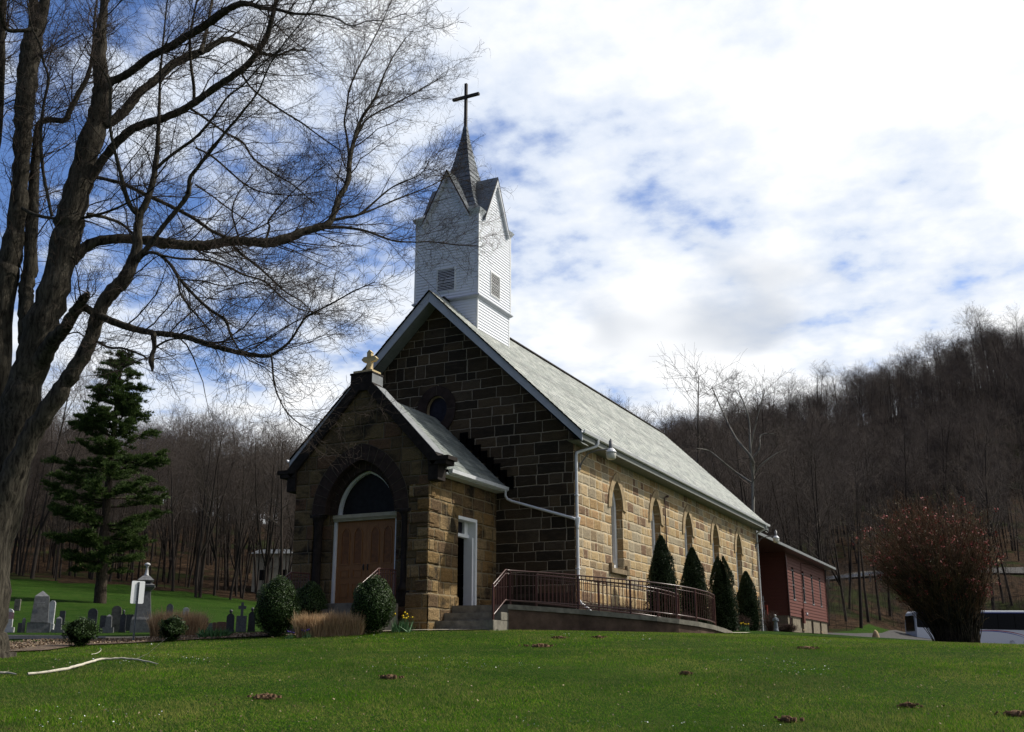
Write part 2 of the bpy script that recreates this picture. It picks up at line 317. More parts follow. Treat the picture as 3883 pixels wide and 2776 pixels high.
# ------------------------------------------------------------------ sky, sun
SUN = Vector((1, .92, 1.39)).normalized()
w = bpy.data.worlds.new('World'); scene.world = w; w.use_nodes = True
def make_world():
    t = NT.__new__(NT); t.t = w.node_tree; t.n = t.t.nodes
    bg = t.n['Background']
    sky = t.node('ShaderNodeTexSky', sky_type='NISHITA'); sky.sun_disc = False
    sky.sun_elevation = math.asin(SUN.z); sky.sun_rotation = math.atan2(SUN.x, SUN.y); sky.air_density = 1.0; sky.dust_density = .3; sky.ozone_density = 2.5
    g = t.node('ShaderNodeTexCoord').outputs['Generated']
    nv = t.node('ShaderNodeVectorMath', operation='NORMALIZE'); t.set(nv.inputs[0], g); d = nv.outputs[0]
    x, y, z = t.xyz(d)
    zz = t.m('ADD', t.m('MAXIMUM', z, 0.), .20)
    p = t.comb(t.m('DIVIDE', x, zz), t.m('DIVIDE', y, zz), .35)
    dt = t.node('ShaderNodeVectorMath', operation='DOT_PRODUCT'); t.set(dt.inputs[0], d); dt.inputs[1].default_value = SUN; sd = dt.outputs['Value']
    dh = t.node('ShaderNodeVectorMath', operation='DOT_PRODUCT'); t.set(dh.inputs[0], d); dh.inputs[1].default_value = (.30, .95, .10); sunny = t.step(dh.outputs['Value'], -.55, .45)
    # broken cloud: broad banks, rounded puffs and torn edges; thicker toward the sun and the horizon
    big = t.noise(p, 1.5, 2, .5, dist=.2); puff = t.noise(p, 6.5, 3, .5, dist=.1); mid = t.noise(p, 3.0, 4, .55); fine = t.noise(p, 17., 6, .62)
    lowb = t.m('SUBTRACT', 1., t.step(z, .10, .42))
    cov = t.m('ADD', t.m('MULTIPLY', big, .50), t.m('MULTIPLY', mid, .42)); cov = t.m('ADD', cov, t.m('MULTIPLY', puff, .42)); cov = t.m('ADD', cov, t.m('MULTIPLY', fine, .20))
    cov = t.m('ADD', cov, t.m('MULTIPLY', lowb, .15)); cov = t.m('ADD', cov, t.m('MULTIPLY', t.step(sd, .42, .84), .235))
    mask = t.step(cov, SKY_LO, SKY_HI)
    body = t.step(cov, SKY_HI-.06, SKY_HI+.16)
    white = t.mix(sunny, (.17, .19, .25), (1.08, 1.09, 1.10)); edge = t.mix(sunny, (.13, .15, .22), (.74, .82, .96))
    cl = t.mix(body, edge, white)
    q = t.scale(p, (1.0, .72, 1.)); under = t.step(t.noise(q, 2.0, 3, .5, dist=.3), .56, .70)
    gz = t.m('MULTIPLY', t.m('MULTIPLY', under, t.step(z, .10, .18)), t.m('SUBTRACT', 1., t.step(z, .34, .46)))
    cl = t.mix(t.m('MULTIPLY', gz, .62), cl, t.mix(sunny, (.11, .13, .18), (.50, .56, .66)))
    skyc = t.mix(1., sky.outputs[0], SKY_MUL, 'MULTIPLY')
    out = t.mix(mask, skyc, cl)
    t.set(bg.inputs[0], out); bg.inputs[1].default_value = 1.0
SKY_LO, SKY_HI, SKY_MUL = .69, .84, (.105, .120, .155)
make_world()
sd_ = bpy.data.lights.new('sun', 'SUN'); sd_.energy = 4.6; sd_.angle = math.radians(.53); sd_.color = (1, .95, .85)
so_ = bpy.data.objects.new('sun', sd_); COL.objects.link(so_); so_.rotation_euler = SUN.to_track_quat('Z', 'Y').to_euler()

# ------------------------------------------------------------------ terrain
GB = np.array([-40, 0, 10, 20, 24, 28, 31, 34, 38, 42, 46, 50, 55, 60, 68, 76, 85, 95, 105, 115, 125, 140, 160, 190, 220, 260, 300, 360, 700.])
def _zv(u, v, b): return at(u, v, b)[2]
def _col(u, pts):       # pts: (b, v) picture heights -> z over GB
    near = [(-40, -3.6), (0, -2.41), (10, -1.58), (20, -.75)]
    xs = [q[0] for q in near]; zs = [q[1] for q in near]
    for b, v in pts: xs.append(b); zs.append(v if isinstance(v, float) else _zv(u, v, b))
    xs.append(360); zs.append(zs[-1]-3); xs.append(700); zs.append(zs[-1]-45)
    return np.interp(GB, xs, zs)
TAB = [
 (-900, [(24,2455),(28,2425),(34,2400),(42,2380),(50,2345),(60,2290),(76,2230),(95,2160),(115,2090),(160,1900),(220,1720),(280,1640)]),
 (0,   [(24,2462),(28,2434),(31,2418),(34,2408),(38,2400),(42,2388),(50,2350),(60,2306),(76,2254),(95,2196),(115,2140),(160,1990),(200,1850),(250,1760)]),
 (450, [(24,2462),(28,2434),(31,2420),(34,2410),(38,2402),(42,2392),(50,2358),(60,2322),(76,2285),(97,2222),(115,2180),(160,2050),(210,1920),(250,1880)]),
 (950, [(24,2450),(28,2412),(31,2402),(34,2400),(38,2396),(42,2390),(50,2365),(60,2345),(76,2315),(97,2285),(115,2240),(160,2130),(210,2010),(260,1990)]),
 (1620,[(24,-.36),(27,-.10),(28.3,-.02),(31,0.),(60,0.2),(80,1.),(120,4.),(160,12.),(220,26.),(280,34.)]),
 (2300,[(24,-.36),(27,-.12),(29,-.03),(33,0.),(42,.2),(55,.6),(70,.8),(100,1.5),(130,5.),(180,18.),(250,37.),(300,45.)]),
 (2900,[(24,-.40),(28,-.22),(34,2400),(40,2394),(48,2389),(54,2391),(62,2400),(76,2413),(95,2390),(115,2280),(140,2210),(160,2120),(200,1960),(260,1800),(300,1730)]),
 (3150,[(24,-.42),(28,-.28),(34,2416),(40,2409),(46,2407),(54,2411),(62,2413),(76,2414),(92,2396),(105,2300),(118,2230),(135,2195),(150,2160),(200,1930),(260,1760),(300,1660)]),
 (3450,[(24,-.45),(28,-.34),(34,2434),(40,2428),(46,2424),(54,2434),(62,2442),(76,2436),(92,2430),(105,2405),(116,2320),(128,2215),(145,2190),(200,1910),(260,1690),(300,1560)]),
 (3883,[(24,-.50),(28,-.44),(34,2456),(40,2449),(46,2447),(54,2458),(62,2468),(76,2470),(95,2466),(107,2450),(118,2330),(130,2215),(145,2190),(200,1850),(260,1560),(300,1420)]),
 (5200,[(24,-.60),(28,-.60),(34,-.6),(46,-.7),(62,-.9),(95,-.5),(118,3.),(140,9.),(200,45.),(300,92.)]),
]
GS = np.array([(at(u, 2400, 50.)-CAM)@RH/50. for u, _ in TAB]); GZ = np.array([_col(u, p) for u, p in TAB])
_fs = np.linspace(GS[0], GS[-1], 240); _fb = np.concatenate([np.linspace(-40, 20, 13)[:-1], np.linspace(20, 62, 85)[:-1], np.linspace(62, 130, 69)[:-1], np.linspace(130, 700, 115)])
_t = np.array([np.interp(_fb, GB, c) for c in GZ]); _t = np.array([np.interp(_fs, GS, _t[:, j]) for j in range(len(_fb))]).T
def _blur(a, k, ax):
    ker = np.hanning(2*k+3)[1:-1]; ker /= ker.sum(); pad = [(0, 0), (0, 0)]; pad[ax] = (k, k); b = np.pad(a, pad, mode='edge')
    return np.apply_along_axis(lambda r: np.convolve(r, ker, 'valid'), ax, b)
_t = _blur(_t, 9, 0); _t[:, 14:] = _blur(_t[:, 14:], 2, 1)
def cam_ab(x, y): dx = x-CAM[0]; dy = y-CAM[1]; return dx*RH[0]+dy*RH[1], dx*FH[0]+dy*FH[1]
def gh(x, y):
    x = np.asarray(x, float); y = np.asarray(y, float); a, b = cam_ab(x, y)
    s = np.clip(a/np.maximum(b, 14.), _fs[0], _fs[-1]); b = np.clip(b, _fb[0], _fb[-1])
    i = np.clip(((s-_fs[0])/(_fs[1]-_fs[0])).astype(int), 0, len(_fs)-2); fi = (s-_fs[i])/(_fs[1]-_fs[0])
    j = np.clip(np.searchsorted(_fb, b)-1, 0, len(_fb)-2); fj = (b-_fb[j])/(_fb[j+1]-_fb[j])
    z = (_t[i, j]*(1-fi)+_t[i+1, j]*fi)*(1-fj)+(_t[i, j+1]*(1-fi)+_t[i+1, j+1]*fi)*fj
    n = .025*np.sin(x*.9+1.3*np.sin(y*.5))*np.sin(y*.8+x*.3)*np.clip((b-5)/20, 0, 1)*np.clip(1-np.abs(b-28.5)/4, 0, 1)*0
    far = np.clip((b-100)/60, 0, 1)
    return z+n+far*(1.6*np.sin(x*.045+1)*np.sin(y*.06)+.8*np.sin(x*.13)*np.sin(y*.11+2))
def g1(x, y): return float(gh(x, y))
def onground(u, v, b0=8., b1=400.):      # first place where the sight line meets the ground
    d = ray(u, v); d = d/(d@FH); bs = np.concatenate([np.arange(b0, 60, .05), np.arange(60, b1, .5)]); P = CAM+d[None]*bs[:, None]
    k = np.nonzero(P[:, 2] <= gh(P[:, 0], P[:, 1]))[0]
    p = P[k[0]] if len(k) else P[-1]; return np.array([p[0], p[1], g1(p[0], p[1])])
def gp(u, b):            # on the ground in picture column u at distance b
    p = at(u, 2420, b); return np.array([p[0], p[1], g1(p[0], p[1])])

def wood_mask(x, y):     # 1 inside the woods, 0 on the mown grass
    a, b = cam_ab(x, y); s = a/np.maximum(b, 14)
    us = [-3000, -900, 0, 240, 450, 560, 720, 900, 1150, 1700, 2600, 2900, 3100, 3300, 3883, 6000]; e = [85, 88, 94, 95, 97, 96, 98, 98, 92, 75, 72, 72, 80, 100, 108, 110]
    ss = [(at(u, 2400, 50.)-CAM)@RH/50. for u in us]
    return np.clip((b-np.interp(s, ss, e))/2.5+.35*np.sin(a*.9)+.3*np.sin(a*2.3+1), 0, 1)

def make_ground():
    bs = np.concatenate([np.arange(-60, 5, 3.), np.arange(5, 60, .4), np.arange(60, 140, 1.5), np.arange(140, 320, 5.), np.arange(320, 900, 30.)])
    ss = np.concatenate([np.linspace(-3.5, -.85, 40)[:-1], np.linspace(-.85, .85, 260), np.linspace(.85, 3.5, 40)[1:]])
    B, S = np.meshgrid(bs, ss, indexing='ij'); A = S*np.maximum(B+6, 18.)
    X = CAM[0]+B*FH[0]+A*RH[0]; Y = CAM[1]+B*FH[1]+A*RH[1]; Z = gh(X, Y)
    n, m = B.shape; i, j = np.meshgrid(np.arange(n-1), np.arange(m-1), indexing='ij'); q = (i*m+j).ravel()
    F = np.stack([q, q+1, q+m+1, q+m], 1)
    t = NT('lawn_and_woodland_floor', .9, .15); o = t.obj()
    at_ = t.node('ShaderNodeAttribute', attribute_name='wood').outputs['Fac']
    n1 = t.noise(o, .22, 4, .6); n2 = t.noise(o, 1.6, 5, .65); n3 = t.noise(o, 30, 4, .75); n4 = t.noise(o, 7, 4, .7)
    gr = t.mix(t.step(n1, .35, .65), (.017, .046, .006), (.028, .064, .009))
    gr = t.mix(t.step(n2, .42, .72), gr, (.042, .068, .014)); gr = t.mix(t.m('MULTIPLY', t.step(n4, .60, .76), .5), gr, (.085, .070, .035))
    gr = t.mix(.9, gr, t.mix(t.step(n3, .3, .7), (.45, .5, .45), (1.5, 1.45, 1.4)), 'MULTIPLY')
    wo = t.mix(t.step(n2, .35, .65), (.020, .014, .009), (.062, .040, .026)); wo = t.mix(t.step(t.noise(o, .12, 3), .52, .62), wo, (.026, .032, .012))
    wo = t.mix(.8, wo, t.mix(t.step(n4, .3, .7), (.3, .3, .3), (1.6, 1.5, 1.4)), 'MULTIPLY')
    t.b.inputs['Specular IOR Level'].default_value = .02
    t.color(t.mix(t.step(t.m('ADD', at_, t.m('MULTIPLY', t.m('SUBTRACT', n2, .5), .8)), .35, .6), gr, wo)); t.bump(t.m('ADD', n3, n4), .05)
    ob = np_mesh('ground', np.stack([X, Y, Z], -1).reshape(-1, 3), F, t.mat, smooth=True)
    a = ob.data.attributes.new('wood', 'FLOAT', 'POINT'); a.data.foreach_set('value', wood_mask(X, Y).ravel().astype(np.float32))
    tag(ob, 'green mown lawn sloping up to the church and on into the wooded hills', None, None, 'structure')
make_ground()

def drape(name, poly_px, lift, mat, label=None, step=.35, kind='structure', cross=None):   # strip between two ground lines, draped on the terrain
    A, B = [np.array([q[:2] for q in l]) for l in poly_px]
    def res(L, n):
        d = np.r_[0, np.cumsum(np.linalg.norm(np.diff(L, axis=0), axis=1))]; t_ = np.linspace(0, d[-1], n); return np.stack([np.interp(t_, d, L[:, k]) for k in (0, 1)], 1)
    n = int(max(np.linalg.norm(np.diff(A, axis=0), axis=1).sum(), 1)/step)+2; A = res(A, n); B = res(B, n)
    k = cross or max(3, int(np.linalg.norm(A-B, axis=1).max()/step)+1); w_ = np.linspace(0, 1, k)[None, :, None]
    P = A[:, None]*(1-w_)+B[:, None]*w_; Z = gh(P[..., 0], P[..., 1])+lift
    i, j = np.meshgrid(np.arange(n-1), np.arange(k-1), indexing='ij'); q = (i*k+j).ravel()
    ob = np_mesh(name, np.concatenate([P, Z[..., None]], -1).reshape(-1, 3), np.stack([q, q+1, q+k+1, q+k], 1), mat, smooth=True)
    return tag(ob, label, None, None, kind)
M['asphalt'] = simple('grey_driveway', (.065,.062,.060), .9, .15, .3, 4, .006); M['path'] = simple('pale_gravel_path', (.27,.22,.165), .95, .1, .35, 9, .01)
M['mulch'] = simple('leafy_mulch', (.11,.075,.05), .95, .1, .6, 14, .03, c2=(.24,.18,.13))
M['walk'] = simple('concrete_walk', (.42,.38,.31), .9, .15, .2, 5)
drape('driveway', ([gp(-1200, 29.0), gp(-100, 29.2), gp(280, 29.8), gp(420, 30.5)], [gp(-1200, 33.5), gp(-100, 33.5), gp(300, 33.2), gp(420, 32.)]), .02, M['asphalt'], 'grey lane in front of the graveyard')
drape('path', ([gp(400, 30.2), gp(780, 29.), gp(1000, 28.6)], [gp(400, 31.6), gp(780, 30.6), gp(1000, 29.6)]), .022, M['path'], 'pale gravel path behind the mulch bed')
drape('mulch_bed', ([gp(-60, 21.5), gp(180, 22.8), gp(300, 25.6), gp(620, 26.9), gp(950, 27.3), gp(1300, 27.3), gp(1480, 27.6)], [gp(-60, 26.5), gp(180, 27.5), gp(300, 28.5), gp(620, 28.9), gp(950, 29.9), gp(1300, 30.2), gp(1480, 29.)]), .030, M['mulch'], 'brown leafy mulch bed along the edge of the lawn')
drape('church_walk', ([gp(1440, 27.85), gp(1700, 27.75), gp(1890, 28.2)], [gp(1440, 28.5), gp(1700, 28.4), gp(1890, 28.9)]), .035, M['walk'], 'narrow concrete walk at the foot of the porch')
drape('ramp_approach', ([gp(2560, 30.2), gp(2700, 31.2), gp(2830, 32.5)], [gp(2560, 30.6), gp(2700, 32.6), gp(2850, 34.2)]), .030, M['walk'], 'concrete walk at the lower end of the ramp')
drape('lane', ([gp(2950, 51), gp(3150, 51), gp(3300, 55), gp(3420, 66), gp(3500, 80), gp(4300, 84)], [gp(2950, 69), gp(3150, 74), gp(3400, 104), gp(4300, 104)]), .03, M['asphalt'], 'grey lane and parking strip beyond the lawn', step=1.)
drape('lane', ([gp(3060, 50), gp(3260, 50), gp(3400, 52)], [gp(3060, 86), gp(3230, 88), gp(3380, 98)]), .036, M['asphalt'], 'grey drive running back past the red building', step=1.)
drape('road', ([gp(2950, 128), gp(3300, 134), gp(4400, 138)], [gp(2950, 133), gp(3300, 139), gp(4400, 143)]), .25, M['asphalt'], 'road on the slope below the wooded hill', step=2.)
# ------------------------------------------------------------------ church
W_, L_, WE, OH, HR, HE = 4.93, 24.23, 5.43, .56, 11.24, 5.90
SL = (HR-HE)/WE
PX, PY, PZ = 2.28, -4.19, 3.95           # porch half width, front plane, wall height
FRY = lambda y0: (lambda u, v, d=0: (u, y0+d, v))       # wall facing -y, depth inward (+y)
FRX = lambda x0: (lambda u, v, d=0: (x0-d, u, v))       # wall facing +x, depth inward (-x)
church = empty('church', (0, 0, 0), 0, 'dark sandstone church with slate roof, arched porch and white steeple topped by a cross', 'church')
def rooftop(x): return HR-SL*abs(x)
def make_nave():
    b = MB()
    sof = .44
    gab = [(-W_, -.6), (W_, -.6), (W_, rooftop(W_)-sof), (0, HR-sof), (-W_, rooftop(W_)-sof)]
    circ = [(.06+.43*math.cos(2*PI*i/28), 7.17+.52*math.sin(2*PI*i/28)) for i in range(28)]
    b.wall(gab, [circ], FRY(0), .22, 0)
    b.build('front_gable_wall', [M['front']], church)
    b = MB(); holes = []
    ws = [3.70+4.15*i for i in range(5)]
    for c in ws: holes.append(arch(c, .54, 4.08, .92, 10, 2.05))
    b.wall([(0, -.6), (L_, -.6), (L_, 5.97), (0, 5.97)], holes, FRX(W_), .42, 0)
    b.build('side_wall', [M['side']], church)
    b = MB()
    b.wall([(0, -.6), (L_, -.6), (L_, 5.97), (0, 5.97)], [], lambda u, v, d=0: (-W_+d, u, v), .4, 0)
    b.wall(gab, [], lambda u, v, d=0: (u, L_-d, v), .4, 0)
    b.build('rear_wall', [M['side']], church)
    for i, c in enumerate(ws):
        # hood mould, standing slightly proud
        h = MB(); o_ = arch(c, .84, 4.02, 1.26, 12); n_ = arch(c, .545, 4.08, .925, 12)
        k = len(o_); vs = []
        for d in (-.045, .02): vs += [(W_-d, u, v) for u, v in o_]+[(W_-d, u, v) for u, v in n_]
        fs = []
        for j in range(k-1):
            fs += [(j, j+1, k+j+1, k+j), (j, 2*k+j, 2*k+j+1, j+1), (k+j, k+j+1, 3*k+j+1, 3*k+j)]
        fs += [(0, k, 3*k, 2*k), (k-1, 3*k-1, 4*k-1, 2*k-1)]
        h.add(vs, fs); hm = None
        win = MB(); W0 = W_; 
        a0 = arch(c, .53, 4.08, .90, 12, 2.08); a1 = arch(c, .36, 4.08, .66, 12, 2.24)
        k2 = len(a0); vs = [(W_-.22, u, v) for u, v in a0]+[(W_-.22, u, v) for u, v in a1]+[(W_-.33, u, v) for u, v in a1]+[(W_-.42, u, v) for u, v in a0]
        fs = [(j, (j+1) % k2, k2+(j+1) % k2, k2+j) for j in range(k2)]+[(k2+j, k2+(j+1) % k2, 2*k2+(j+1) % k2, 2*k2+j) for j in range(k2)]+[(j, 3*k2+j, 3*k2+(j+1) % k2, (j+1) % k2) for j in range(k2)]
        win.add(vs, fs)
        wo = win.build('window', [M['white']], church, fix=True)
        h.build('hood_mould', [M['hood']], wo, fix=True)
        g = MB(); g.wall(a1, [], FRX(W_-.325), 0, 0)
        for q in (2.9, 3.6): g.box((W_-.325, c-.43, q-.012), (W_-.305, c+.43, q+.012), 1)
        g.build('pane', [M['glass'], M['grey_metal']], wo)
        s = MB(); s.box((W_-.40, c-.85, 1.90), (W_+.10, c+.85, 2.07)); s.box((W_-.02, c-.85, 2.0702), (W_+.095, c-.62, 2.22)); s.box((W_-.02, c+.62, 2.0702), (W_+.095, c+.85, 2.22))
        s.build('sill', [M['sill']], wo, bevel=.012)
    # round window
    r = MB(); rings = [(.43, .52), (.50, .60)]
    def ring(mb, cx, cz, r0, r1, y0, y1, m=0, n=32):
        vs = []
        for y in (y0, y1):
            for rr in (r0, r1): vs += [(cx+rr[0]*math.cos(2*PI*j/n), y, cz+rr[1]*math.sin(2*PI*j/n)) for j in range(n)]
        fs = []
        for j in range(n):
            q = (j+1) % n; fs += [(j, q, n+q, n+j), (n+j, n+q, 3*n+q, 3*n+j), (j, 2*n+j, 2*n+q, q)]
        mb.add(vs, fs, m)
    ring(r, .06, 7.17, (.40, .49), (.73, .82), -.05, .02); ro = r.build('round_window', [M['voussoir']], church, fix=True)
    r = MB(); ring(r, .06, 7.17, (.36, .45), (.42, .51), .06, .14); r.build('frame', [M['hood']], ro, fix=True)
    r = MB(); r.add([(.06+.40*math.cos(2*PI*j/28), .12, 7.17+.48*math.sin(2*PI*j/28)) for j in range(28)], [tuple(range(28))]); r.build('pane', [M['stained']], ro)
    for a in (90, 0, 190): 
        r = MB(); ca, sa = math.cos(math.radians(a)), math.sin(math.radians(a)); r.bar((.06+.41*ca, -.052, 7.17+.5*sa), (.06+.73*ca, -.052, 7.17+.82*sa), .012, .012); r.build('mortar_joint', [M['joint']], ro)
    # roof: stepped slate courses
    b = MB(); nc = 36; y0, y1 = -OH-.04, L_+OH+.04
    for sg in (1, -1):
        for i in range(nc):
            xa, xb = WE*i/nc*1.006, WE*(i+1)/nc*1.006
            za, zb = HR-SL*xa, HR-SL*xb
            j0 = .006*math.sin(i*2.3); 
            vs = [(sg*xa, y0+j0, za+.002), (sg*xb, y0+j0, zb+.020), (sg*xb, y1, zb+.020), (sg*xa, y1, za+.002), (sg*xb, y0+j0, zb-.004), (sg*xb, y1, zb-.004)]
            b.add(vs, [(0, 1, 2, 3), (1, 4, 5, 2)] if sg > 0 else [(3, 2, 1, 0), (2, 5, 4, 1)])
        b.add([(0, y0, HR), (sg*WE, y0, HE), (sg*WE, y0, HE-.05), (0, y0, HR-.05)], [(0, 1, 2, 3)] if sg < 0 else [(3, 2, 1, 0)], 1)
    b.add([(0, y0, HR-.05), (WE, y0, HE-.05), (WE, y1, HE-.05), (0, y1, HR-.05), (-WE, y0, HE-.05), (-WE, y1, HE-.05)], [(3, 2, 1, 0), (0, 4, 5, 3)], 1)
    roof = b.build('roof', [M['slate'], M['black']], church)
    b = MB()
    for sg in (1, -1): b.bar((sg*.08, y0+1.0, HR+.0), (sg*.08, y1, HR+.0), .22, .035, up=(sg*SL, 0, 1))
    b.build('ridge_cap', [M['dark_stone']], roof)
    # rake boards and soffits
    for ye, sgn in ((-OH, 1), (L_+OH, -1)):
        b = MB()
        for sg in (1, -1):
            zt = lambda x: HR-SL*x-.052
            P = [(0, zt(0)), (WE+.02, zt(WE+.02)), (WE+.02, zt(WE)-.30), (0, zt(0)-.37)]
            b.add([(sg*x, ye, z) for x, z in P]+[(sg*x, ye+.04*sgn, z) for x, z in P], [(3, 2, 1, 0), (4, 5, 6, 7), (0, 1, 5, 4), (1, 2, 6, 5), (2, 3, 7, 6)])
        b.build('rake_board', [M['fascia']], roof, fix=True)
    b = MB()
    for (ya, yb) in ((-OH+.04, 0.), (L_, L_+OH-.04)):
        for sg in (1, -1):
            n = 22
            for i in range(n):
                xa, xb = WE*i/n, WE*(i+1)/n
                f = lambda x: HR-SL*x-.43
                b.add([(sg*xa, ya, f(xa)), (sg*xb, ya, f(xb)+.012), (sg*xb, yb, f(xb)+.012), (sg*xa, yb, f(xa)), (sg*xb, ya, f(xb)), (sg*xb, yb, f(xb))], [(0, 3, 2, 1), (1, 2, 5, 4)])
    for sg in (1, -1):
        b.add([(sg*W_, -OH+.04, 5.60), (sg*(WE+.01), -OH+.04, 5.60), (sg*(WE+.01), L_+OH-.04, 5.60), (sg*W_, L_+OH-.04, 5.60)], [(0, 3, 2, 1)])
        b.add([(sg*(WE+.012), -OH+.04, 5.60), (sg*(WE+.012), L_+OH-.04, 5.60), (sg*(WE+.012), L_+OH-.04, 5.84), (sg*(WE+.012), -OH+.04, 5.84)], [(0, 1, 2, 3)])
    b.build('soffit', [M['soffit']], roof)
    # gutters and downspouts
    def gut(mb, x, y0, y1, z, w=.12, h=.11, sg=1):
        pr = [(0, 0), (0, -h*.75), (w*.35, -h), (w*.8, -h*.8), (w, -h*.1), (w, 0), (w*.86, 0), (w*.8, -h*.15), (w*.3, -h*.8), (.01, -h*.6), (.01, 0)]
        n = len(pr); mb.add([(x+sg*u, y0, z+v) for u, v in pr]+[(x+sg*u, y1, z+v) for u, v in pr], [(i, (i+1) % n, n+(i+1) % n, n+i) for i in range(n)]+[tuple(range(n-1, -1, -1)), tuple(range(n, 2*n))])
    b = MB(); gut(b, WE+.014, -OH-.03, L_+OH+.03, 5.875); 
    for i in range(14): b.box((WE+.01, .6+i*1.8, 5.868), (WE+.145, .63+i*1.8, 5.884))
    b.build('gutter', [M['gutter']], church, fix=True)
    b = MB(); gut(b, -WE-.014, -OH-.03, L_+OH+.03, 5.875, sg=-1); b.build('gutter', [M['gutter']], church, fix=True)
    b = MB(); xd = W_+.055
    b.tube([(WE+.07, .62, 5.77), (WE+.07, .62, 5.66), (WE+.03, .60, 5.58), (xd+.06, .28, 5.40), (xd, .10, 5.33), (xd, .07, 5.22), (xd, .07, 3.2), (xd, .07, .92), (xd+.06, .10, .80), (xd+.28, .20, .62), (xd+.34, .24, .5), (xd+.34, .24, .10)], .048, 10)
    b.lathe([(.05, 0), (.05, .06), (.10, .34), (.10, .36)], 12, (xd, .07, 2.98)); b.box((W_, .0, 4.0), (xd+.055, .14, 4.03)); b.box((W_, .0, 1.8), (xd+.055, .14, 1.83))
    b.build('downspout', [M['gutter']], church)
    b = MB(); b.tube([(WE+.07, L_-.15, 5.77), (WE+.06, L_-.15, 5.62), (xd+.05, L_-.12, 5.42), (xd, L_-.10, 5.32), (xd, L_-.10, .5)], .048, 10); b.build('downspout', [M['gutter']], church)
    # dark base ledge along the front
    b = MB(); b.box((2.35, -.07, .98), (W_+.0, -.002, 1.12)); b.box((2.35, -.05, -.5), (W_+.0, -.003, .98)); b.build('plinth', [M['dark_sill']], church)
    b = MB(); b.box((W_+.002, .02, .72), (W_+.06, L_, .86)); b.box((W_+.003, .02, -.5), (W_+.045, L_, .72)); b.build('plinth', [M['dark_sill']], church)
    # wall lamps
    def lamp(y, z, ext, sc=1.):
        b = MB(); b.box((W_, y-.06, z-.12), (W_+.03, y+.06, z+.10))
        b.tube([(W_+.03, y, z-.05), (W_+.10, y, z+.12), (W_+.30, y, z+.36), (W_+.62, y, z+.44), (W_+ext, y, z+.44)], .022, 8)
        arm = b.build('wall_lamp', [M['grey_metal']], church)
        x = W_+ext+.06; b = MB()
        b.lathe([(.0, .76), (.03, .75), (.03, .70), (.062, .70), (.066, .50), (.074, .46), (.08, .45)], 14, (x, y, z+.0)); b.build('lamp_housing', [M['grey_metal']], arm)
        b = MB(); b.lathe([(.075, .455), (.10, .44), (.165, .35), (.17, .32), (.155, .32)], 18, (x, y, z)); b.build('lamp_shade', [M['gutter']], arm)
        b = MB(); b.lathe([(.15, .33), (.155, .26), (.14, .15), (.11, .12), (.0, .11)], 18, (x, y, z)); b.build('lamp_globe', [M['lamp_glass']], arm)
    lamp(.45, 4.98, 1.0); lamp(L_-.3, 4.75, 1.0)
    b = MB(); b.tube([(W_+.05, 8.90, 1.6), (W_+.05, 8.90, 5.10), (W_+.07, 8.92, 5.17), (W_+.14, 8.98, 5.19)], .026, 8); b.lathe([(.03, 0), (.06, .02), (.06, .08), (.0, .1)], 10, (W_+.14, 8.98, 5.15))
    b.build('vent_pipe', [M['rail']], church)
make_nave()

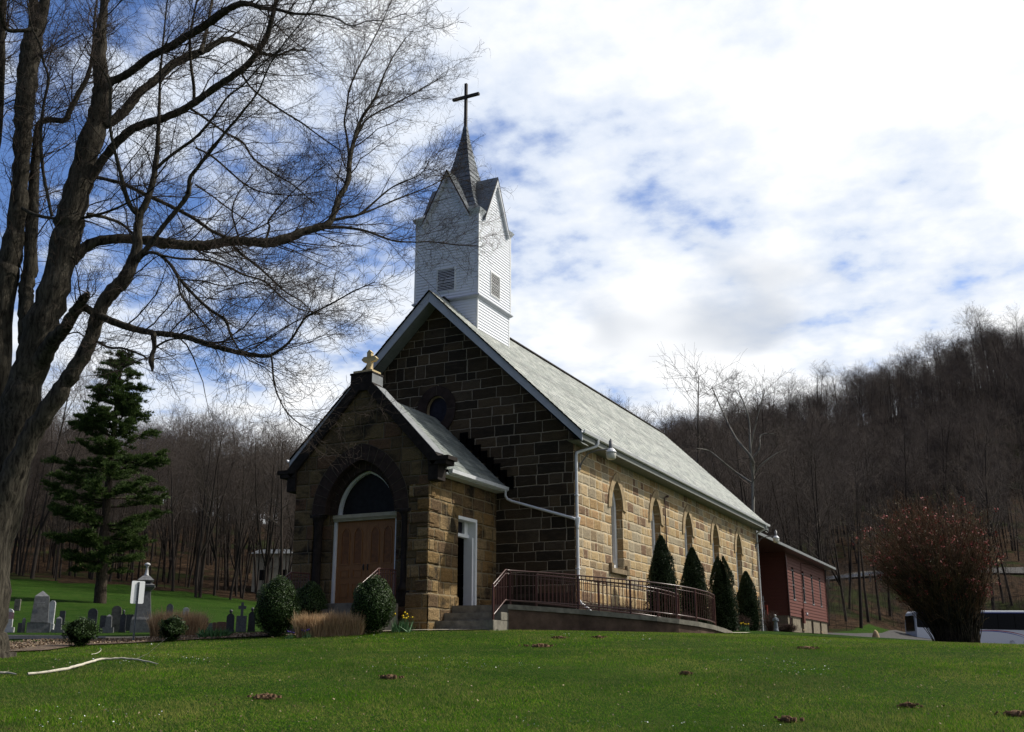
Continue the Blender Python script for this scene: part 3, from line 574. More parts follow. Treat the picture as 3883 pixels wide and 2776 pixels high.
# ------------------------------------------------------------------ porch
M['door_panel'] = simple('door_panel_relief_shade', (.16,.062,.018), .5, .3, .3, 9)  # inset panels coloured darker to paint in the shade of their relief
def make_porch():
    b = MB(); zc = lambda x: 7.02-(7.02-4.42)/(2.75-.30)*(abs(x)-.30) if abs(x) > .3 else 7.02
    big = arch(0, 1.62, 3.28, 1.96, 14, .60)
    out = [(-PX, .0), (-1.62-.001, .0), (PX, .0), (PX, zc(PX)-.05), (.3, 6.97), (-.3, 6.97), (-PX, zc(PX)-.05)]
    out = [(-PX, -.5), (PX, -.5), (PX, zc(PX)-.12), (.3, 6.95), (-.3, 6.95), (-PX, zc(PX)-.12)]
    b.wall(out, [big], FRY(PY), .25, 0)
    b.build('porch_front_wall', [M['porch_front']], church)
    # stepped inner arch ring (recess) and wall behind it
    b = MB(); inner = arch(0, 1.10, 3.28, 1.32, 14, .66)
    b.wall(arch(0, 1.70, 3.28, 2.04, 14, .40), [inner], FRY(PY+.25), .22, 0)
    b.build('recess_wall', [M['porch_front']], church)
    def voussoirs(name, r0a, r0h, r1a, r1h, y0, y1, n, spring, mat):
        b = MB(); j = MB()
        o_ = arch(0, r1a, spring, r1h, n*3); i_ = arch(0, r0a, spring, r0h, n*3); k = len(o_)
        vs = [(u, y0, v) for u, v in o_]+[(u, y0, v) for u, v in i_]+[(u, y1, v) for u, v in o_]+[(u, y1, v) for u, v in i_]
        fs = []
        for q in range(k-1): fs += [(q, q+1, k+q+1, k+q), (q, 2*k+q, 2*k+q+1, q+1), (k+q, k+q+1, 3*k+q+1, 3*k+q)]
        fs += [(0, k, 3*k, 2*k), (k-1, 3*k-1, 4*k-1, 2*k-1)]
        b.add(vs, fs); o = b.build(name, [mat], church, fix=True)
        for q in range(0, k, 3): j.bar((o_[q][0], y0-.001, o_[q][1]), (i_[q][0], y0-.001, i_[q][1]), .014, .010)
        for q in range(k-1): j.bar((o_[q][0], y0-.001, o_[q][1]), (o_[q+1][0], y0-.001, o_[q+1][1]), .010, .010)
        j.build('mortar_joint', [M['joint']], o)
    voussoirs('outer_arch_ring', 1.20, 1.52, 1.66, 2.00, PY-.02, PY+.2505, 9, 3.28, M['voussoir'])
    voussoirs('inner_arch_ring', 1.02, 1.25, 1.24, 1.52, PY+.23, PY+.48, 9, 3.28, M['voussoir'])
    # shafts each side
    for sg in (-1, 1):
        b = MB(); x = sg*1.50; y = PY+.13
        b.lathe([(.19, 1.02), (.19, 1.12), (.15, 1.18), (.125, 1.26), (.125, 2.95), (.14, 3.0), (.13, 3.04), (.17, 3.16), (.20, 3.20), (.20, 3.28)], 16, (x, y, 0)); b.box((x-.24, PY-.01, .60), (x+.24, PY+.245, 1.02)); b.box((x-.22, PY-.012, 3.2002), (x+.22, PY+.245, 3.29))
        b.build('arch_shaft', [M['dark_stone']], church)
    # white pointed frame, glass and doors
    fy = PY+.40
    b = MB(); o_ = arch(0, 1.08, 3.28, 1.33, 14, 3.20); i_ = arch(0, .93, 3.30, 1.17, 14, 3.28); k = len(o_)
    vs = [(u, fy, v) for u, v in o_]+[(u, fy, v) for u, v in i_]+[(u, fy+.12, v) for u, v in i_]
    b.add(vs, [(q, (q+1) % k, k+(q+1) % k, k+q) for q in range(k)]+[(k+q, k+(q+1) % k, 2*k+(q+1) % k, 2*k+q) for q in range(k)])
    fan = b.build('arched_window', [M['white']], church, fix=True)
    b = MB(); b.wall(i_, [], FRY(fy+.11), 0); b.build('pane', [M['glass']], fan)
    b = MB()
    b.box((-1.24, fy-.14, 3.16), (1.18, fy+.02, 3.27)); b.box((-1.19, fy-.09, 3.085), (1.13, fy+.02, 3.1598)); b.box((-1.22, fy-.115, 3.13), (1.16, fy-.09, 3.1599))
    b.build('door_lintel', [M['cream']], church, bevel=.006)
    b = MB(); b.box((-1.13, fy-.05, .68), (-1.02, fy+.10, 3.0848)); b.build('door_frame', [M['white']], church, bevel=.006)
    b = MB(); b.box((1.00, fy-.05, .68), (1.08, fy+.10, 3.0848)); b.build('door_frame', [M['white']], church, bevel=.006)
    for sg, x0, x1 in ((-1, -1.02, -.005), (1, .0, 1.0)):
        d = MB(); y = fy+.03; d.box((x0, y, .70), (x1, y+.05, 3.0846), 0)
        wd = x1-x0; pw = wd*.30
        for c in (x0+wd*.29, x0+wd*.72):
            def frame(poly):
                cx = sum(p[0] for p in poly)/len(poly); cz = sum(p[1] for p in poly)/len(poly); n = len(poly)
                inn = [(cx+(p[0]-cx)*(1-.035/ (abs(p[0]-cx)+.05)), cz+(p[1]-cz)*(1-.035/(abs(p[1]-cz)+.05))) for p in poly]
                d.add([(u, y-.018, v) for u, v in poly]+[(u, y-.018, v) for u, v in inn]+[(u, y-.001, v) for u, v in inn]+[(u, y-.001, v) for u, v in poly], [(q, (q+1) % n, n+(q+1) % n, n+q) for q in range(n)]+[(n+q, n+(q+1) % n, 2*n+(q+1) % n, 2*n+q) for q in range(n)]+[(q, 3*n+q, 3*n+(q+1) % n, (q+1) % n) for q in range(n)])
            frame(arch(c, pw/2, 2.70, .22, 6, 1.84)); d.add([(u, y-.0008, v) for u, v in arch(c, pw/2-.03, 2.70, .19, 6, 1.87)], [tuple(range(15))], 1); frame([(c+pw/2, 1.48), (c+pw/2, 1.70), (c-pw/2, 1.70), (c-pw/2, 1.48)]); frame([(c+pw/2, .92), (c+pw/2, 1.32), (c-pw/2, 1.32), (c-pw/2, .92)])
        do = d.build('door', [M['door'], M['door_panel']], church)
        h = MB(); hx = -.07 if sg < 0 else .07; h.box((hx-.02, y-.012, 1.66), (hx+.02, y, 1.84)); h.tube([(hx, y-.01, 1.70), (hx, y-.05, 1.71), (hx, y-.05, 1.79), (hx, y-.01, 1.80)], .008, 6); h.build('handle', [M['cross']], do)
    # side walls with the side door
    b = MB(); door = [(-1.30, .66), (-1.30, 3.25), (-2.46, 3.25), (-2.46, .66)]
    b.wall([(PY, -.5), (-.001, -.5), (-.001, 4.55), (PY, 4.55)], [door], FRX(PX), .34, 0)
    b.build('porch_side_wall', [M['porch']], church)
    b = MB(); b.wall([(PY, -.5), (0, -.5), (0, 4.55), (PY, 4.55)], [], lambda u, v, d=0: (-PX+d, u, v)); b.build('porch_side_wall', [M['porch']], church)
    b = MB()
    b.box((PX-.34, -1.40, .66), (PX+.02, -1.30, 3.25)); b.box((PX-.34, -2.46, 3.16), (PX+.02, -1.40, 3.25)); b.box((PX-.34, -2.46, 2.70), (PX-.20, -1.40, 2.80)); b.box((PX-.34, -2.46, .66), (PX-.22, -2.38, 3.16)); b.box((PX-.34, -1.62, 2.80), (PX-.24, -1.40, 3.16)); b.box((PX-.34, -1.48, .66), (PX-.05, -1.40, 2.70))
    sf = b.build('side_door_frame', [M['white']], church, bevel=.004)
    b = MB(); b.box((PX-.335, -2.38, 2.80), (PX-.325, -1.62, 3.16)); b.build('transom_pane', [M['stained']], sf)
    b = MB(); b.box((PX-.9, -2.38, .67), (PX-.85, -1.42, 2.70)); b.build('doorway_shade', [M['black']], church)  # black slab set back in the open doorway, painted as its darkness
    # projecting base course
    for (x0, x1) in ((-PX-.07, -1.66), (1.66, PX+.07)):
        b = MB(); b.box((x0, PY-.07, -.4), (x1, PY-.002, .90)); b.add([(x0, PY-.07, .90), (x1, PY-.07, .90), (x1, PY-.002, .98), (x0, PY-.002, .98)], [(0, 1, 2, 3)])
        if x0 < 0: b.build('base_course', [M['porch']], church)
    b.box((PX+.002, PY-.069, -.4), (PX+.07, -2.50, .90)); b.add([(PX+.07, PY-.07, .90), (PX+.07, -2.5, .90), (PX+.002, -2.5, .98), (PX+.002, PY-.002, .98)], [(0, 1, 2, 3)])
    b.build('base_course', [M['porch']], church)
    b = MB()      # rough-faced corner blocks
    q = 0; z = 1.0
    while z < 3.6:
        l1, l2 = (.62, .34) if q % 2 else (.34, .58); h = .355
        b.box((PX-l1, PY-.035, z), (PX+.035, PY+l2, z+h)); z += .37; q += 1
    o = b.build('corner_block', [M['porch']], church, bevel=.02)
    # roof
    b = MB(); zr = lambda x: 6.92-(6.92-4.42)/(2.62)*abs(x)
    n = 12
    for sg in (1, -1):
        for i in range(n):
            xa, xb = 2.62*i/n, 2.62*(i+1)/n
            vs = [(sg*xa, PY+.42, zr(xa)+.004), (sg*xb, PY+.42, zr(xb)+.026), (sg*xb, .02, zr(xb)+.026), (sg*xa, .02, zr(xa)+.004), (sg*xb, PY+.42, zr(xb)-.03), (sg*xb, .02, zr(xb)-.03)]
            b.add(vs, [(0, 1, 2, 3), (1, 4, 5, 2)] if sg > 0 else [(3, 2, 1, 0), (2, 5, 4, 1)])
    b.add([(0, PY+.3, 6.88), (2.62, PY+.3, 4.38), (2.62, 0, 4.38), (0, 0, 6.88), (-2.62, PY+.3, 4.38), (-2.62, 0, 4.38)], [(3, 2, 1, 0), (0, 4, 5, 3)])
    b.build('porch_roof', [M['slate_porch']], church)
    b = MB()
    for sg in (1,):
        pr = [(2.60, 4.40), (2.60, 4.30), (2.66, 4.26), (2.73, 4.30), (2.74, 4.40)]; n = len(pr)
        b.add([(u, PY+.55, v) for u, v in pr]+[(u, .0-.02, v) for u, v in pr], [(i, (i+1) % n, n+(i+1) % n, n+i) for i in range(n)]+[tuple(range(n)), tuple(range(2*n-1, n-1, -1))])
        b.box((PX+.001, PY+.45, 4.24), (2.60, -.01, 4.30))
    pg = b.build('porch_gutter', [M['gutter']], church, fix=True)
    b = MB(); b.tube([(2.67, -.14, 4.28), (2.67, -.14, 4.12), (2.72, -.10, 4.02), (2.86, -.075, 3.95), (4.86, -.075, 3.32), (4.97, -.06, 3.28)], .042, 8); b.build('branch_pipe', [M['gutter']], pg)
    # coping, kneelers, pedestal
    b = MB()
    for sg in (1, -1):
        P = [(.30, 7.12), (2.70, 4.56), (2.70, 4.38), (2.30, 4.38), (.14, 6.90)]
        P = [(.26, 7.14), (2.66, 4.63), (2.44, 4.43), (.12, 6.88)]
        b.add([(sg*x, PY-.09, z) for x, z in P]+[(sg*x, PY+.42, z) for x, z in P], [(0, 1, 2, 3), (7, 6, 5, 4), (0, 4, 5, 1), (1, 5, 6, 2), (2, 6, 7, 3)])
        x0, x1 = sorted((sg*2.28, sg*2.95)); b.box((x0, PY-.11, 4.56), (x1, PY+.44, 4.68)); x0, x1 = sorted((sg*2.285, sg*2.86)); b.box((x0, PY-.09, 4.44), (x1, PY+.42, 4.5599)); x0, x1 = sorted((sg*2.284, sg*2.60)); b.box((x0, PY-.06, 4.02), (x1, PY+.38, 4.4399))
    b.build('coping', [M['dark_stone']], church, fix=True, bevel=.008)
    b = MB()
    for sg in (1, -1): b.bar((sg*.46, PY+.17, 6.96), (sg*2.52, PY+.17, 4.80), .50, .012, up=(sg*1.0, 0, .95))
    b.build('coping_flashing', [M['lead']], church)
    b = MB(); b.box((-.45, PY-.08, 6.86), (.31, PY+.50, 7.36)); b.box((-.47, PY-.10, 7.3602), (.33, PY+.52, 7.42)); ped = b.build('pedestal', [M['dark_stone']], church, bevel=.008)
    b = MB(); b.box((.3102, PY-.078, 7.0), (.316, PY+.498, 7.358)); b.build('lead_face', [M['lead']], ped)
    b = MB(); b.box((-.40, PY-.03, 7.4204), (.27, PY+.45, 7.50)); b.build('cap_stone', [M['cream_cross']], ped, bevel=.006)
    cx, cy = .03, PY+.20; b = MB(); f = lambda u, v, d: (cx+u, cy+d, v)
    b.prism([(-.095, 7.50), (.095, 7.50), (.075, 7.60), (.075, 7.80), (.19, 7.80), (.27, 7.88), (.19, 7.96), (.075, 7.96), (.075, 8.08), (.09, 8.08), (0, 8.17), (-.09, 8.08), (-.075, 8.08), (-.075, 7.96), (-.19, 7.96), (-.27, 7.88), (-.19, 7.80), (-.075, 7.80), (-.075, 7.60)], f, -.065, .065)
    b.build('porch_cross', [M['cream_cross']], church)
    # stepped flashing on the nave wall above the porch roof
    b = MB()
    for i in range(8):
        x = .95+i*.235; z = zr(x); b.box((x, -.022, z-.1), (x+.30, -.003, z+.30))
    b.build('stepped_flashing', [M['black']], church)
make_porch()

# ------------------------------------------------------------------ steeple
M['trim'] = simple('grey_white_trim', (.58,.60,.64), .5, .3, .08, 4)
def make_steeple():
    S, Y = 1.255, 1.833; zf, ze, za = 11.235, 14.32, 16.10; gb = .93
    root = empty('steeple', (0, 0, 0)); root.parent = church
    def clap(mb, faces, h=.105):
        for fn, z0, z1, lim in faces:
            n = int((z1-z0)/h+.5); hh = (z1-z0)/n
            for i in range(n):
                a, b_ = z0+i*hh, z0+(i+1)*hh
                for (l0, r0), (l1, r1) in [(lim(a), lim(b_))]:
                    mb.add([fn(l0, a, -.028), fn(r0, a, -.028), fn(r1, b_, -.003), fn(l1, b_, -.003), fn(l0, a, 0), fn(r0, a, 0)], [(0, 1, 2, 3), (0, 4, 5, 1)])
    def fns(s): return [lambda u, v, d: (u, Y-s+d, v), lambda u, v, d: (s-d, Y+u, v), lambda u, v, d: (-u, Y+s-d, v), lambda u, v, d: (-s+d, Y-u, v)]
    b = MB(); s0 = S-.04
    clap(b, [(f, 9.0, zf-.04, lambda z: (-s0, s0)) for f in fns(s0)]); b.box((-s0+.03, Y-s0+.03, 9.), (s0-.03, Y+s0-.03, zf)); b.build('lower_siding', [M['siding']], root)
    b = MB()
    clap(b, [(f, zf+.05, ze, lambda z: (-S, S)) for f in fns(S)])
    gl = lambda z: (-gb*(za-z)/(za-ze), gb*(za-z)/(za-ze))
    clap(b, [(f, ze, za-.05, gl) for f in fns(S)]); b.box((-S+.03, Y-S+.03, zf), (S-.03, Y+S-.03, ze))
    b.build('upper_siding', [M['siding']], root)
    for sx in (-1, 1):
        for sy in (-1, 1):
            b = MB()
            for s, z0, z1 in ((S+.030, zf+.04, ze-.0), (s0+.030, 9.2, zf-.05)):
                x = sx*s; y = Y+sy*s; b.box((min(x, x-sx*.07), min(y, y-sy*.07), z0), (max(x, x-sx*.07), max(y, y-sy*.07), z1))
            b.build('corner_board', [M['white']], root)
    b = MB(); a, c = S+.09, S-.02       # skirt between the stages
    prof = [(S-.05, zf-.10), (S+.02, zf-.08), (S+.09, zf-.02), (S+.09, zf+.02), (S-.01, zf+.09)]
    for (r0, z0), (r1, z1) in zip(prof[:-1], prof[1:]):
        for f in fns(0): b.add([f(-r0, z0, -r0), f(r0, z0, -r0), f(r1, z1, -r1), f(-r1, z1, -r1)], [(0, 1, 2, 3)])
    b.build('skirt', [M['fascia']], root)
    # gable roofs with flared overhang
    b = MB(); c = MB(); ov = .13; th = .05
    sl = (za+.10-(ze))/(gb+.02)
    for f in fns(S):
        for sg in (1, -1):
            P = lambda u, d, dz=0: f(sg*u, za+.10-sl*u+dz, d)
            ub = gb+.02
            b.add([P(0, -ov), P(ub, -ov), P(ub, S*.96), P(0, S)], [(0, 1, 2, 3)] if sg > 0 else [(3, 2, 1, 0)], 0)
            b.add([P(0, -ov), P(ub, -ov), P(ub, -ov, -.10), P(0, -ov, -.12)], [(3, 2, 1, 0)] if sg > 0 else [(0, 1, 2, 3)], 1)
            # raking board and soffit
            c.add([P(0, -ov+.002, -.02), P(ub, -ov+.002, -.02), P(ub, -ov+.002, -.22), P(0, -ov+.002, -.34), P(0, 0, -.34), P(ub, 0, -.22)], [(0, 1, 2, 3), (3, 2, 5, 4)])
            # cornice return at the corner
            c.add([f(sg*u, z, d) for u, z, d in [(.80, ze-.06, -.03), (S, ze-.06, -.03), (S+.13, ze+.14, -.13), (.80, ze+.14, -.13), (.80, ze-.06, 0), (.80, ze+.14, .0)]], [(0, 1, 2, 3), (0, 3, 5, 4)])
            b.add([f(sg*u, z, d) for u, z, d in [(.80, ze+.142, -.13), (S+.13, ze+.142, -.13), (S-.2, ze+.42, .2), (.80, ze+.42, .2)]], [(0, 1, 2, 3)])
    b.build('gable_roof', [M['slate_spire'], M['dark_stone']], root); c.build('cornice', [M['trim']], root, fix=True)
    # spire: concave four-sided, in shingle courses
    hz = [(14.6, 1.08), (15.0, .88), (15.4, .71), (15.95, .54), (16.65, .385), (17.25, .265), (17.95, .135), (18.45, .07), (18.75, .05)]
    b = MB(); zs = np.arange(14.6, 18.76, .21); hw = np.interp(zs, [q[0] for q in hz], [q[1] for q in hz])
    for i in range(len(zs)-1):
        r0, r1 = hw[i]+.014, hw[i+1]
        for f in fns(0): b.add([f(-r0, zs[i], -r0), f(r0, zs[i], -r0), f(r1, zs[i+1], -r1), f(-r1, zs[i+1], -r1), f(-r0+.014, zs[i], -r0+.014), f(r0-.014, zs[i], -r0+.014)], [(0, 1, 2, 3), (0, 4, 5, 1)])
    b.build('spire', [M['slate_spire']], root)
    b = MB(); b.box((-.052, Y-.052, 18.35), (.052, Y+.052, 20.42)); b.box((-.57, Y-.056, 19.80), (.57, Y+.056, 19.905)); b.build('cross', [M['cross']], root, bevel=.006)
    for f, c0 in ((fns(S)[0], 0), (fns(S)[1], 0)):
        b = MB(); lw, lt, lb = .335, 12.38, 11.57
        def bx(u0, u1, z0, z1, d0, d1, m): 
            p = [f(u0, z0, d0), f(u1, z0, d0), f(u1, z1, d0), f(u0, z1, d0), f(u0, z0, d1), f(u1, z0, d1), f(u1, z1, d1), f(u0, z1, d1)]
            b.add(p, [(0, 1, 2, 3), (7, 6, 5, 4), (0, 4, 5, 1), (1, 5, 6, 2), (2, 6, 7, 3), (3, 7, 4, 0)], m)
        bx(-lw-.04, -lw, lb-.04, lt+.04, -.045, -.0, 0); bx(lw, lw+.04, lb-.04, lt+.04, -.045, -.0, 0); bx(-lw, lw, lt, lt+.04, -.045, -.0, 0); bx(-lw, lw, lb-.04, lb, -.045, -.0, 0)
        bx(-lw, lw, lb, lt, -.024, -.022, 1)
        for i in range(14):
            z = lb+(lt-lb)*(i+.5)/14; p = [f(-lw, z-.012, -.044), f(lw, z-.012, -.044), f(lw, z+.014, -.026), f(-lw, z+.014, -.026)]; b.add(p, [(0, 1, 2, 3)], 0)
        b.build('louver', [M['white'], M['black']], root, fix=False)
    return root
make_steeple()

# ------------------------------------------------------------------ steps and ramp
def make_steps():
    b = MB()
    for i, (y, z) in enumerate(((-3.80, .22), (-3.34, .44), (-2.90, .66))): b.box((PX+.075, y, -.4 if i == 0 else z-.219), (4.12, -.61-i*.001, z))
    b.build('side_steps', [M['concrete']], church, bevel=.012)
    b = MB()
    for i in range(4): z = .68-.17*i; b.box((-1.60+.0*i, -5.15-.32*i, -.4), (1.45, PY-.075 if i == 0 else -5.15-.32*(i-1)-.001, z))
    b.build('front_steps', [M['concrete']], church, bevel=.012)
make_steps()
ramp = empty('entrance_ramp', (6, -1, 0), 0, 'low concrete wheelchair ramp curving from the side door round the church corner', 'ramp')
F_ = np.array([(4.121, -2.89, .66), (5.0, -2.15, .60), (5.68, -1.64, .545), (6.35, -1.30, .48), (6.96, -.91, .42), (7.55, -.48, .36), (8.01, .05, .30), (8.35, .80, .24), (8.53, 1.62, .18), (8.62, 2.45, .11), (8.66, 3.3, .03)])
B_ = np.array([(4.121, -.95, .66), (4.7, -.60, .60), (5.07, -.38, .545), (5.65, -.05, .48), (6.2, .30, .42), (6.65, .70, .36), (7.0, 1.25, .30), (7.2, 1.75, .24), (7.3, 2.3, .18), (7.3, 2.9, .11), (7.3, 3.5, .03)])
def loc(P): return P-np.array([6, -1, 0])
def make_ramp():
    b = MB(); n = len(F_); f = loc(F_); k = loc(B_); out = []
    d = np.array([f[i]-k[i] for i in range(n)]); d[:, 2] = 0; d /= np.linalg.norm(d, axis=1)[:, None]
    A = f+d*.05; C = k-d*.05
    vs = [tuple(p) for p in A]+[tuple(p) for p in C]+[tuple(p-[0, 0, .13]) for p in A]+[tuple(p-[0, 0, .13]) for p in C]
    fs = []
    for i in range(n-1): fs += [(i, i+1, n+i+1, n+i), (2*n+i, 2*n+i+1, i+1, i), (n+i, n+i+1, 3*n+i+1, 3*n+i)]
    fs += [(0, n, 3*n, 2*n), (n-1, 3*n-1, 4*n-1, 2*n-1)]
    b.add(vs, fs); b.build('slab', [M['concrete']], ramp, fix=True)
    b = MB(); vs = []
    for L in (f, k):
        vs += [(p[0], p[1], p[2]-.12) for p in L]+[(p[0], p[1], -.35) for p in L]
    fs = []
    for i in range(n-1): fs += [(i, n+i, n+i+1, i+1), (2*n+i, 2*n+i+1, 3*n+i+1, 3*n+i)]
    fs += [(0, 2*n, 3*n, n)]
    b.add(vs, fs); b.build('side_wall', [M['ramp_wall']], ramp, fix=True)
make_ramp()
def railing(label, pts, zr, posts, grp=None, low=.12, mid=True, base=None):
    """pts: foot line of the railing (world), posts: indices that carry a post."""
    o = np.array(pts[0]); root = empty('railing', o, 0, label, 'railing', grp); P = np.array(pts)-o; up = np.array([0, 0, zr])
    b = MB(); b.tube(P+up, .021, 8); b.build('top_rail', [M['rail']], root)
    if mid: b = MB(); b.tube(P+up-[0, 0, .10], .012, 6); b.build('middle_rail', [M['rail']], root)
    b = MB(); b.tube(P+[0, 0, low], .021, 8); b.build('bottom_rail', [M['rail']], root)
    for i in posts: b = MB(); x, y, z = P[i]; b.box((x-.024, y-.024, z-.06), (x+.024, y+.024, z+zr)); b.build('post', [M['rail']], root)
    d = np.r_[0, np.cumsum(np.linalg.norm(np.diff(P, axis=0), axis=1))]; n = int(d[-1]/.115)
    first = None
    for i in range(1, n):
        t_ = d[-1]*i/n; p = [np.interp(t_, d, P[:, k]) for k in range(3)]
        if first is None:
            b = MB(); b.box((-.008, -.008, low), (.008, .008, zr-.01)); first = b.build('baluster', [M['rail']], root); q = first
        else: q = first.copy(); COL.objects.link(q)
        q.location = p
G = 'brown metal railings'
fr = [(4.06, -3.74, .20), (4.06, -2.92, .66), (4.10, -2.85, .66), (4.10, -2.45, .66), (4.55, -2.35, .64)]
front = [(4.06, -3.70, .22), (4.06, -2.95, .66), (4.06, -2.86, .66), (4.10, -2.74, .655)]+[tuple(p) for p in (F_[1:9]+(B_[1:9]-F_[1:9])*.05)]+[(8.48, 2.2, .13)]
railing('long brown railing on the near edge of the ramp, running down the side steps', front, .93, [0, 3, 5, 7, 9, 10, 12], G)
railing('brown railing on the far edge of the ramp, close to the nave wall', [tuple(p) for p in (B_[0:9]+(F_[0:9]-B_[0:9])*.05)], .93, [0, 3, 6, 8], G)
railing('brown railing on the right of the front steps, behind the round bush', [(1.35, -6.20, .06), (1.35, -5.16, .66), (1.35, -4.32, .68)], .90, [0, 1, 2], G)
railing('brown railing on the left of the front steps in deep shade', [(-1.55, -6.20, .06), (-1.55, -5.16, .66), (-1.55, -4.32, .68)], .90, [0, 1, 2], G)
# ------------------------------------------------------------------ trees
def unit(v): return v/(np.linalg.norm(v)+1e-9)
def grow(parent, rg, per_m, length, ratio, ang, t0=.15, bias=(0, 0, 0), steps=6, wob=.16, up=.10, taper=.25, rmin=.003, lenfall=.55, cap=9.):
    """side shoots along a limb: parent = (pts, radii)"""
    P, r = parent; seg = np.linalg.norm(np.diff(P, axis=0), axis=1); d = np.r_[0, np.cumsum(seg)]; Lp = d[-1]
    n = rg.poisson(per_m*Lp*(1-t0)); out = []; bias = np.array(bias, float)
    for _ in range(n):
        t_ = t0+(1-t0)*rg.random()**.8; q = t_*Lp; i = min(np.searchsorted(d, q)-1, len(P)-2); i = max(i, 0); f = (q-d[i])/(seg[i]+1e-9)
        p = P[i]*(1-f)+P[i+1]*f; pr = r[i]*(1-f)+r[i+1]*f; T = unit(P[i+1]-P[i])
        v = unit(np.cross(T, rg.normal(size=3))); a = math.radians(ang*(.7+.6*rg.random())); D = unit(T*math.cos(a)+v*math.sin(a)+bias)
        L = length*(1-lenfall*t_)*(.5+.8*rg.random()); k = steps; pts = [p]; st = L/(k-1)
        for j in range(k-1):
            D = unit(D+rg.normal(size=3)*wob+np.array([0, 0, up*.3])+bias*.12); pts.append(pts[-1]+D*st)
        r0 = max(min(pr*ratio, pr*.9, cap), rmin); out.append((np.array(pts), np.linspace(r0, max(r0*taper, rmin*.7), k)))
    return out
def smooth_path(P, r, n=4, rg=None, amp=0.):
    P = np.array(P, float); r = np.array(r, float); k = len(P); t = np.arange(k); tt = np.linspace(0, k-1, (k-1)*n+1)
    i = np.clip(tt.astype(int), 0, k-2); f = (tt-i)[:, None]; g = lambda j: P[np.clip(j, 0, k-1)]
    p0, p1, p2, p3 = g(i-1), g(i), g(i+1), g(i+2)
    Q = .5*((2*p1)+(-p0+p2)*f+(2*p0-5*p1+4*p2-p3)*f**2+(-p0+3*p1-3*p2+p3)*f**3); R = np.interp(tt, t, r)
    if rg is not None and amp: Q[1:-1] += rg.normal(size=(len(Q)-2, 3))*R[1:-1, None]*amp; R = R*(1+rg.normal(size=len(R))*.05)
    return Q, R

